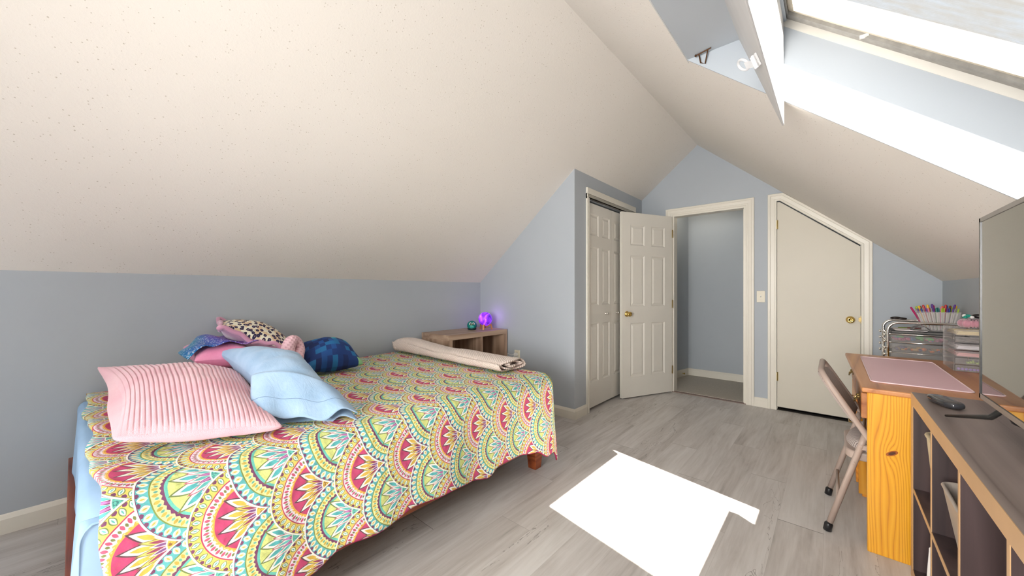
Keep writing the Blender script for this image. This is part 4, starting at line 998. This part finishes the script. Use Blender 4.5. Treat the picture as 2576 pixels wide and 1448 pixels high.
# scrunchie, hair clip
zt = OZ+nb*bh+.001
mb = MB(); N_ = 72; rg = [Vector((.575+.036*math.cos(a), 3.135+.045*math.sin(a), zt+.024)) for a in [i*2*PI/N_ for i in range(N_)]]
mb.tube(rg, [.019+.0045*math.sin(i*1.9)+.002*math.sin(i*3.1) for i in range(N_)], 14, closed=True)
build('scrunchie', mb, m_fabric('dusty_pink_velvet', (198, 134, 152), (216, 158, 172), .8, 160, .4, .8), origin=(.575, 3.135, zt), smooth=True, label='dusty pink velvet scrunchie on top of the clear organizer', cat='scrunchie')
hc = thing('hair_clip', (.58, 3.13, zt+.05), 'black oval hair clip with teal gems lying on the pink scrunchie', 'hair clip')
mb = MB(); mb.ball((.588, 3.095, zt+.066), .030, .022, .013, 24, 12); build('oval_plate', mb, BLK, hc, smooth=True)
TG = plain('teal_gem', (30, 150, 132), .2, .2, sc_=200)
for i in range(7):
    a = 1.9+i*.42; mb = MB(); mb.ball((.568+.032*math.cos(a), 3.105+.026*math.sin(a), zt+.060+.006*(i % 2)), .0085, n=8, m=6); build('gem', mb, TG if i % 3 else WHT, hc)

# ------------------------------------------------------------------ rolling cart with tubs
CX0, CX1, CYa, CYb = .300, .640, 3.62, 3.93
ct = thing('rolling_cart', ((CX0+CX1)/2, (CYa+CYb)/2, 0), 'chrome framed rolling cart with smoky drawers beyond the desk', 'cart')
zt_ = .868
for y in (CYa, CYb):
    pts = [(CX0-.012, y, .05), (CX0-.012, y, .87)] + [(CX0-.012+.055*(1-math.cos(a)), y, .885+.055*math.sin(a)) for a in [k*PI/16 for k in range(9)]] + [(CX1-.03, y, .94)]
    pts += [(CX1-.03+.035*math.sin(a), y, .905+.035*math.cos(a)) for a in [k*PI/12 for k in range(1, 7)]] + [(CX1+.004, y, .05)]
    mb = MB(); mb.tube(pts, .0085, 12); build('loop_frame', mb, CHROME, ct, smooth=True)
for z in [.15, .27, .39, .51, .63, .735, .805, .86]:
    mb = MB()
    for y in (CYa, CYb): mb.tube([(CX0-.012, y, z), (CX1+.004, y, z)], .005, 8)
    for x in (CX0-.012, CX1+.004): mb.tube([(x, CYa, z), (x, CYb, z)], .005, 8)
    build('shelf_rail', mb, CHROME, ct, smooth=True)
for y in (CYa, CYb):
    for k in range(4): mb = MB(); mb.lathe([(.003, 0), (.009, .002), (.011, .008), (.008, .013), (.002, .015)], (CX0-.022, y, .72+.045*k), (-1, 0, .0), 12); build('connector', mb, CHROME, ct, smooth=True)
for x in (CX0, CX1):
    for y in (CYa, CYb):
        mb = MB(); mb.lathe([(.004, -.009), (.022, -.009), (.024, 0), (.022, .009), (.004, .009)], (x, y, .025), (0, 1, 0), 18); build('caster', mb, BLK, ct, smooth=True)
SMK, nt, bs = newmat('smoky_clear_plastic'); bs.inputs['Base Color'].default_value = (.50, .47, .45, 1); bs.inputs['Roughness'].default_value = .25; bs.inputs['Alpha'].default_value = .22
def tray(m, x0, x1, y0, y1, z0, z1, t=.003):
    m.box(x0, x1, y0, y1, z0, z0+t); m.box(x0, x1, y0, y0+t, z0, z1); m.box(x0, x1, y1-t, y1, z0, z1); m.box(x0, x0+t, y0, y1, z0, z1); m.box(x1-t, x1, y0, y1, z0, z1)
for z in [.16, .28, .40, .52, .64]:
    mb = MB(); tray(mb, CX0+.005, CX1-.008, CYa-.006, CYb-.012, z+.01, z+.10); build('drawer', mb, SMK, ct)
mb = MB(); tray(mb, CX0+.005, CX1-.008, CYa-.006, CYb-.012, .742, .797); build('drawer', mb, SMK, ct)
mb = MB(); tray(mb, CX0+.005, CX1-.008, CYa-.006, CYb-.012, .808, .852); build('drawer', mb, SMK, ct)
mb = MB(); tray(mb, CX0+.002, CX1-.006, CYa+.006, CYb-.010, .866, .880); build('top_tray', mb, plain('grey_tray', (96, 94, 92), .5), ct)
# toys in the drawers
def blobs(name, lab, z, cols, n, sd_, x0=CX0+.02, x1=CX1-.04):
    rnd = random.Random(sd_); mb = MB()
    for i in range(n):
        a, b = rnd.random()*PI, rnd.random()*PI; R_ = Matrix.Rotation(a, 3, 'Z') @ Matrix.Rotation(b, 3, 'X'); r_ = rnd.uniform(.008, .016)
        mb.ball((x0+(x1-x0)*rnd.random(), CYa+.010+.04*rnd.random(), z+r_*.8+.014*rnd.random()), r_*1.5, r_*.8, r_*.7, 10, 7, mi=rnd.randrange(len(cols)), M=R_)
    return build(name, mb, [plain(name+'_c%d' % i, c_, .5, .05) for i, c_ in enumerate(cols)], origin=(.45, CYa+.03, z), smooth=True, label=lab, cat='toys', kind='stuff')
blobs('small_toys', 'heap of pink, green and blue plastic toys in the upper smoky drawer of the cart', .813, [(206, 90, 140), (90, 180, 100), (60, 120, 170), (190, 120, 150), (170, 60, 120)], 44, 3)
blobs('craft_bits', 'heap of orange and grey craft bits in the lower smoky drawer of the cart', .747, [(226, 116, 40), (120, 110, 120), (150, 130, 100), (90, 90, 130), (200, 160, 100)], 44, 5)
# paper on the tray
mb = MB(); mb.prism([(.325, CYa+.03), (.475, CYa+.03), (.50, CYa+.27), (.33, CYa+.27)], 'Z', .884, .889); build('paper_sheets', mb, plain('white_paper', (.74, .70, .69), .8, .03), origin=(.4, 3.76, .884), label='white paper sheets on the left of the cart tray', cat='paper')
mb = MB(); mb.grid(lambda u, v: (.405+.085*u, CYa+.03+.10*v, .8905+.028*math.sin(PI*u)**.8), 24, 6)
build('curled_card', mb, plain('grey_card', (122, 118, 120), .7), origin=(.45, 3.7, .89), smooth=True, solid=.0015, label='curled grey card arching over the papers on the cart', cat='card')
for p0_, p1_, c_, l_ in (((.355, CYa+.20, .8935), (.445, CYa+.235, .8935), (110, 130, 40), 'green pencil lying behind the white papers on the cart'), ((.40, CYa+.185, .8935), (.468, CYa+.215, .8935), (120, 40, 40), 'dark red pencil beside the green pencil on the cart')):
    mb = MB(); mb.tube([p0_, p1_], .0035, 10); build('coloured_pencil', mb, plain('pencil_lacquer', c_, .4), origin=p0_, label=l_, cat='pencil', group='pencils on the cart')
mb = MB(); mb.ball((.355, CYb+.0, .955), .032, .014, .011, 20, 10); mb.ball((.382, CYb, .953), .030, .013, .009, 20, 10)
build('claw_clip', mb, plain('black_shell', (36, 28, 24), .35, .3), origin=(.365, CYb, .95), smooth=True, label='black claw clip hanging on the rear rail of the cart', cat='hair clip')
# clear tub with pens and markers
TX0, TX1, TYa, TYb, TZ = .440, .628, 3.70, 3.86, .884
tb = thing('pen_tub', ((TX0+TX1)/2, 3.78, TZ), 'clear plastic tub packed with pens and markers on the cart', 'tub')
mb = MB()
for k in range(4):
    A = [(TX0+.02, TYa+.02), (TX1-.02, TYa+.02), (TX1-.02, TYb-.02), (TX0+.02, TYb-.02)]; B = [(TX0, TYa), (TX1, TYa), (TX1, TYb), (TX0, TYb)]
    a, b = A[k], A[(k+1) % 4]; c_, d_ = B[k], B[(k+1) % 4]
    mb.add([(a[0], a[1], TZ), (b[0], b[1], TZ), (d_[0], d_[1], TZ+.130), (c_[0], c_[1], TZ+.130)], [(0, 1, 2, 3)])
mb.add([(TX0+.02, TYa+.02, TZ), (TX1-.02, TYa+.02, TZ), (TX1-.02, TYb-.02, TZ), (TX0+.02, TYb-.02, TZ)], [(0, 1, 2, 3)])
build('wall', mb, ACR, tb, solid=.002)
mb = MB(); mb.tube([(TX0, TYa, TZ+.130), (TX1, TYa, TZ+.130), (TX1, TYb, TZ+.130), (TX0, TYb, TZ+.130)], .003, 8, closed=True); build('rim', mb, ACR, tb)
PC = {'magenta': (176, 24, 96), 'yellow': (230, 180, 30), 'orange': (230, 110, 30), 'red': (190, 36, 40), 'green': (60, 140, 60), 'lime': (170, 200, 60), 'purple': (96, 60, 140), 'blue': (50, 80, 160), 'pink': (226, 130, 170), 'teal': (30, 110, 110), 'brown': (110, 60, 30), 'grey': (150, 145, 150)}
PM = {k: plain('marker_'+k, v, .4, .04) for k, v in PC.items()}; WB = plain('pen_barrel_white', (205, 200, 196), .4)
protos = {}
ORD = 'first second third fourth fifth sixth seventh eighth ninth tenth eleventh twelfth thirteenth fourteenth fifteenth sixteenth seventeenth eighteenth nineteenth twentieth'.split()
def marker(kind, col, base, tip, r, lab, grp):
    base = Vector(base); tip = Vector(tip); L = (tip-base).length; key = (kind, col)
    if key not in protos:
        mb = MB(); Lm = .150
        if kind == 'marker': mb.lathe([(.004, 0), (r, .004), (r, Lm*.68)], (0, 0, 0), n=10, mi=1); mb.lathe([(r*1.12, Lm*.68), (r*1.12, Lm-.006), (r*.7, Lm)], (0, 0, 0), n=10, mi=0)
        else: mb.lathe([(.001, 0), (r, .012), (r, Lm*.8)], (0, 0, 0), n=8, mi=1); mb.lathe([(r*1.1, Lm*.8), (r*1.1, Lm), (r*.5, Lm+.002)], (0, 0, 0), n=8, mi=0)
        o = build(kind, mb, [PM[col], PM[col] if kind == 'marker' else WB], smooth=False, origin=(0, 0, 0)); protos[key] = o
    else: o = protos[key].copy(); link(o)
    o.location = base; o.rotation_mode = 'QUATERNION'; o.rotation_quaternion = (tip-base).to_track_quat('Z', 'Y')
    setp(o, lab, 'marker' if kind == 'marker' else 'pen', grp); return o
rnd = random.Random(11)
order = ['magenta', 'lime', 'yellow', 'brown', 'red', 'pink', 'yellow', 'orange', 'purple', 'magenta', 'green', 'teal', 'pink', 'orange', 'red', 'blue', 'brown', 'lime', 'purple', 'yellow']
for i, cname in enumerate(order):
    fx_ = i/(len(order)-1); bx = TX0+.035+fx_*(TX1-TX0-.07); by = 3.80+.035*rnd.random()
    lean = (-.055+.10*fx_)*(1 if i else 1.5)*.8; by = 3.79+.028*(i % 2)
    zb = rnd.uniform(.006, .034)
    marker('marker', cname, (bx, by, TZ+zb), (bx+lean, by+.012, TZ+zb+.15), .0052, cname+' marker, '+ORD[i]+' from left in the back row of the pen tub', 'markers in the pen tub')
order2 = ['grey', 'purple', 'blue', 'grey', 'purple', 'pink', 'grey', 'purple', 'teal', 'teal', 'lime', 'lime', 'purple', 'blue', 'purple', 'grey', 'lime']
for i, cname in enumerate(order2):
    fx_ = i/(len(order2)-1); bx = TX0+.035+fx_*(TX1-TX0-.07); by = TYa+.030+.018*(i % 2)
    marker('pen', cname, (bx, by, TZ+.006), (bx+(-.045+.07*fx_), by-.012, TZ+.146), .0038, cname+' capped gel pen, '+ORD[i]+' from left in the front row of the tub', 'gel pens in the pen tub')

# ------------------------------------------------------------------ folding chair
CHM = plain('beige_grey_powder_coated_steel', (168, 150, 140), .4, .05)
STRF, nt, bs = newmat('striped_upholstery'); cc = coord(nt); sp = nt.nodes.new('ShaderNodeSeparateXYZ'); nt.links.new(cc, sp.inputs[0])
st = (((V(nt, sp.outputs[1])*1.0 )*78).fract()); nn = noise_t(nt, cc, 200, 2)
col = mixc(nt, st.lt(.30), lin(204, 194, 188), lin(112, 96, 96)); col = mixc(nt, st.band(.55, .66), col, lin(150, 134, 130))
sock(nt, col, bs.inputs['Base Color']); bs.inputs['Roughness'].default_value = .95; bump(nt, bs, nn, .3, .003)
STRS, nt, bs = newmat('striped_upholstery_back'); cc = coord(nt); sp = nt.nodes.new('ShaderNodeSeparateXYZ'); nt.links.new(cc, sp.inputs[0])
st = (V(nt, sp.outputs[1])*58).fract(); col = mixc(nt, st.lt(.30), lin(210, 200, 194), lin(116, 98, 98)); col = mixc(nt, st.band(.55, .66), col, lin(156, 140, 136))
sock(nt, col, bs.inputs['Base Color']); bs.inputs['Roughness'].default_value = .95
fc = thing('folding_chair', (.14, 2.53, 0), 'beige metal folding chair with striped padded seat pulled up to the desk', 'chair')
ya, yb = 2.324, 2.752
# front frame: inverted U leaning back (-x) at the top
def fr(t): return (.40-.435*t, .015+.735*t)      # t 0 floor(front) .. 1 top
top = fr(1.0); pts = []
for t in (0, .25, .5, .75, .93): x, z = fr(t); pts.append((x, ya, z))
cx, cz = fr(.97); 
for k in range(1, 8):
    a = k*PI/16; pts.append((fr(.93+.09*math.sin(a))[0], ya+.07*(1-math.cos(a)), fr(.93+.09*math.sin(a))[1]))
left = list(pts); right = [(p[0], ya+yb-p[1], p[2]) for p in reversed(left)]
mb = MB(); mb.tube(left+right, .0125, 12); build('front_frame', mb, CHM, fc, smooth=True)
for y in (ya+.006, yb-.006):      # rear legs
    yy = y
    mb = MB(); mb.tube([(.112, yy+(.022 if y < 2.5 else -.022)*0, .492), (.098, yy, .44), (-.010, yy, .045)], .0125, 12); lg = build('rear_leg', mb, CHM, fc, smooth=True)
    mb = MB(); mb.lathe([(.012, 0), (.0165, .002), (.0165, .034), (.0125, .040)], (-.020, yy, .002), (.18, 0, 1), 16); build('rubber_foot', mb, BLK, lg, smooth=True)
    sg_ = -1 if y < 2.5 else 1
    for xz in ((.098, .442), (.074, .355)):
        mb = MB(); mb.lathe([(.0065, 0), (.0065, .002), (.003, .0035)], (xz[0], yy+sg_*.0125, xz[1]), (0, sg_, 0), 14); build('rivet', mb, CHM, lg)
    mb = MB(); mb.box(.090, .165, yy-.010 if y < 2.5 else yy+.004, yy-.004 if y < 2.5 else yy+.010, .425, .446); build('hinge_bar', mb, CHM, fc)
mb = MB(); mb.tube([(.020, ya+.01, .155), (.020, yb-.01, .155)], .007, 10); build('stretcher', mb, CHM, fc, smooth=True)
mb = MB(); mb.tube([(.345, ya+.003, .11), (.345, yb-.003, .11)], .007, 10); build('stretcher', mb, CHM, fc, smooth=True)
for y in (ya, yb):
    x, z = fr(0); mb = MB(); mb.lathe([(.012, 0), (.0165, .002), (.0165, .032), (.0125, .038)], (x+.006, y, .002), (-.45, 0, 1), 16); build('rubber_foot', mb, BLK, fc, smooth=True)
mb = MB(); mb.prism(rrect(.046, .43, ya+.026, yb-.026, .055), 'Z', .362, .402); build('seat_pan', mb, CHM, fc, bevel=.008, seg=3)
mb = MB()
def seatf(u, v):
    x0_, x1_, y0_, y1_ = .052, .425, ya+.032, yb-.032
    a = 2*u-1; b = 2*v-1; aa = a*math.sqrt(1-b*b*.35*abs(a)); bb = b*math.sqrt(1-a*a*.35*abs(b))
    h = max(0, (1-abs(a)**8)*(1-abs(b)**8))
    return ((x0_+x1_)/2+aa*(x1_-x0_)/2, (y0_+y1_)/2+bb*(y1_-y0_)/2, .402+.042*h**.5)
mb.grid(seatf, 32, 32); build('seat', mb, STRF, fc, smooth=True, label='striped grey padded seat')
def backf(sg):
    def f_(u, v):
        a = 2*u-1; b = 2*v-1; k = math.sqrt(max(0, 1-.30*b**4*(1 if b > 0 else .6)))
        t = .832+.158*b*(1-.10*a*a); x, z = fr(t); bow = -.030*(1-a*a)
        h = max(0, (1-abs(a)**6)*(1-abs(b)**5))**.5
        return (x+bow*.8+sg*(.003+.012*h), (ya+yb)/2+a*(yb-ya-.016)/2*k, z+bow*.3)
    return f_
mb = MB(); mb.grid(backf(1), 32, 24); mb.grid(backf(-1), 32, 24, flip=True); build('backrest', mb, STRS, fc, smooth=True, label='striped grey padded backrest')
mb = MB(); x, z = fr(.62); mb.tube([(x, ya, z), (x-.012, 2.53, z), (x, yb, z)], .007, 10); build('back_bar', mb, CHM, fc, smooth=True)

# ------------------------------------------------------------------ dark cube shelf unit
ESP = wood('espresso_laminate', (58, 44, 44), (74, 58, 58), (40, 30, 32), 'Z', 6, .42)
ESPY = wood('espresso_top_sheen_tone', (122, 108, 102), (140, 126, 120), (92, 78, 74), 'Y', 9, .33, strength=1.0)  # paler than the sides: light reflected off the top, put into the colour
BAND = plain('tan_edge_band', (192, 154, 112), .42, .05, sc_=12); 
UX0, UX1, UY0, UY1, UH = .240, .635, .715, 2.195, .742
un = thing('cube_storage_unit', ((UX0+UX1)/2, (UY0+UY1)/2, 0), 'dark espresso cube storage unit with tan front edges beneath the television', 'shelf unit')
def ub(name, x0, x1, y0, y1, z0, z1, mat=ESP):
    mb = MB(); mb.box(x0+.0015, x1, y0, y1, z0, z1, 0); mb.box(x0, x0+.0015, y0, y1, z0, z1, 1); return build(name, mb, [mat, BAND], un)
o_ = .046
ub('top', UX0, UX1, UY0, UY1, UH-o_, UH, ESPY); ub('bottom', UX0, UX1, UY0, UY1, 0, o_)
ub('side_panel', UX0, UX1, UY1-o_, UY1, o_, UH-o_); ub('side_panel', UX0, UX1, UY0, UY0+o_, o_, UH-o_)
mb = MB(); mb.box(UX1-.006, UX1, UY0, UY1, o_, UH-o_); build('back_panel', mb, ESP, un)
cw = (UY1-UY0-2*o_-3*.016)/4
ds = [UY0+o_+(k+1)*cw+k*.016 for k in range(3)]
for d_ in ds: ub('divider', UX0+.002, UX1-.006, d_, d_+.016, o_, UH-o_)
edges = [UY0+o_]+[q for d_ in ds for q in (d_, d_+.016)]+[UY1-o_]
for k in range(4): ub('shelf', UX0+.002, UX1-.006, edges[2*k], edges[2*k+1], .352, .368)
# storage inside
WICK, nt, bs = newmat('cream_woven_rope'); cc = coord(nt); sp = nt.nodes.new('ShaderNodeSeparateXYZ'); nt.links.new(cc, sp.inputs[0])
wv = (V(nt, sp.outputs[2])*620).sin()*((V(nt, sp.outputs[0])+V(nt, sp.outputs[1]))*800).sin(); sock(nt, mixc(nt, wv.gt(.3)*.5, lin(222, 206, 172), lin(170, 146, 108)), bs.inputs['Base Color']); bump(nt, bs, wv, .6, .004); bs.inputs['Roughness'].default_value = .9
def bin_(m, x0, x1, y0, y1, z0, z1, tp=.018, t=.006, mi=0, r=.03):
    ra = rrect(x0+tp, x1-tp, y0+tp, y1-tp, r, 6); rb = rrect(x0, x1, y0, y1, r, 6); rc = rrect(x0+t, x1-t, y0+t, y1-t, r, 6); rd = rrect(x0+tp+t, x1-tp-t, y0+tp+t, y1-tp-t, r, 6)
    n = len(ra); vs = [(*p, z0) for p in ra]+[(*p, z1) for p in rb]+[(*p, z1) for p in rc]+[(*p, z0+t) for p in rd]
    fs = [(k*n+j, k*n+(j+1) % n, (k+1)*n+(j+1) % n, (k+1)*n+j) for k in range(3) for j in range(n)]+[tuple(range(n-1, -1, -1)), tuple(range(3*n, 4*n))]
    m.add(vs, fs, mi)
bk = thing('woven_basket', (.41, 2.0, .368), 'cream woven basket in the upper cube of the storage unit nearest the desk', 'basket')
mb = MB(); bin_(mb, UX0+.025, UX1-.03, edges[6]+.012, edges[7]-.055, .3685, .610); build('basket_body', mb, WICK, bk, smooth=False)
mb = MB(); mb.tube([(x, y, .612) for x, y in rrect(UX0+.028, UX1-.033, edges[6]+.015, edges[7]-.058, .03, 6)], .008, 8, closed=True); build('rim', mb, WICK, bk, smooth=True)
FROST, nt, bs = newmat('grey_frosted_plastic'); bs.inputs['Base Color'].default_value = (*lin(168, 158, 148), 1); bs.inputs['Roughness'].default_value = .3
bn = thing('plastic_bin', (.41, 1.66, .368), 'grey frosted plastic bin in the second upper cube from the desk', 'bin')
mb = MB(); bin_(mb, UX0+.012, UX1-.03, edges[4]+.010, edges[5]-.060, .3685, .560, tp=.03); build('bin_body', mb, FROST, bn, smooth=False)
mb = MB(); mb.tube([(x, y, .561) for x, y in rrect(UX0+.014, UX1-.032, edges[4]+.012, edges[5]-.062, .03, 6)], .005, 8, closed=True); build('rim', mb, FROST, bn, smooth=True)
mb = MB(); mb.box(UX0+.06, UX1-.06, edges[4]+.05, edges[5]-.10, .375, .47); build('toy_box', mb, plain('dark_blue_box', (30, 40, 60), .6), origin=(.41, 1.66, .38), bevel=.004, label='dark blue box inside the grey frosted bin', cat='box')
mb = MB(); mb.grid(lambda u, v: (UX0+.015+.25*u, edges[6]+.01+.10*v*(1+.2*math.sin(u*9)), .048+.26*(math.sin(PI*(.1+.8*v)))**.6*(.75+.12*math.sin(u*13+v*4)+.08*math.sin(u*29))), 40, 24)
build('fluffy_blanket', mb, m_fabric('white_fleece', (236, 228, 222), None, .95, 60, .8, .5), origin=(.4, 1.9, .05), smooth=True, solid=.01, label='crumpled white fleece blanket in the lower cube nearest the desk', cat='blanket')

# ------------------------------------------------------------------ television
TXs, TYn, TYf_, TZ0, TZ1 = .330, .822, 1.747, .834, 1.368
tv = thing('television', (.35, 1.29, UH), 'flat black television on the dark cube unit, its glossy screen seen edge-on', 'television')
SCR, nt, bs = newmat('glossy_screen'); bs.inputs['Base Color'].default_value = (.010, .010, .011, 1); bs.inputs['Roughness'].default_value = .03; bs.inputs['IOR'].default_value = 2.1; bs.inputs['Coat Weight'].default_value = .6; bs.inputs['Coat Roughness'].default_value = .02
BEZ = plain('black_bezel', (.018, .018, .018), .25, .1); GBZ = plain('grey_top_bezel', (.20, .18, .165), .3, .08)
mb = MB(); mb.box(TXs+.004, TXs+.045, TYn, TYf_, TZ0, TZ1); build('casing', mb, BEZ, tv, bevel=.003)
mb = MB(); mb.box(TXs+.002, TXs+.004, TYn+.006, TYf_-.010, TZ0+.016, TZ1-.010); build('screen', mb, SCR, tv)
for a_, b_ in ((TYf_-.011, TYf_), (TYn, TYn+.008)):
    mb = MB(); mb.box(TXs, TXs+.005, a_, b_, TZ0, TZ1); build('side_bezel', mb, BEZ, tv)
for a_, b_ in ((TZ1-.011, TZ1+.001), (TZ0, TZ0+.014)):
    mb = MB(); mb.box(TXs, TXs+.006, TYn, TYf_, a_, b_); build('bezel', mb, GBZ, tv)
mb = MB(); mb.box(TXs+.045, TXs+.085, TYn+.12, TYf_-.12, TZ0+.04, TZ0+.36); build('rear_housing', mb, BEZ, tv, bevel=.01)
def foot(yc, s):
    m = MB(); c_ = Vector((TXs+.022, yc, TZ0+.002))
    for d_, L in ((Vector((-.075, .20*s, 0)), 1), (Vector((.09, .10*s, 0)), 1)):
        e = Vector((c_.x, c_.y, UH+.007))+d_; mid = c_.lerp(e, .22)+Vector((0, 0, -.020))
        m.tube([c_, mid, e], [.007, .0075, .004], 8)
    return m
build('foot', foot(1.62, 1), plain('black_satin_metal', (.02, .02, .02), .3), tv, smooth=True); build('foot', foot(.95, -1), plain('black_satin_metal2', (.02, .02, .02), .3), tv, smooth=True)
# glasses case
mb = MB(); D = Vector((.045, -.16, 0)).normalized(); q = Matrix(((D.x, -D.y, 0), (D.y, D.x, 0), (0, 0, 1)))
def cap(u, v):
    a = 2*PI*u; b = PI*(v-.5); e = lambda w, p: math.copysign(abs(w)**p, w)
    p = Vector((.074*e(math.cos(b), .35)*e(math.cos(a), .55), .028*e(math.cos(b), .5)*e(math.sin(a), .7), .013*e(math.sin(b), .7)))
    return q @ p + Vector((.305, 2.02, UH+.0135))
mb.grid(cap, 48, 24); build('glasses_case', mb, plain('black_gloss_case', (.03, .03, .035), .12, .1, coat=.5), origin=(.305, 2.02, UH), smooth=True, label='glossy black rounded glasses case on the dark unit by the television foot', cat='case')
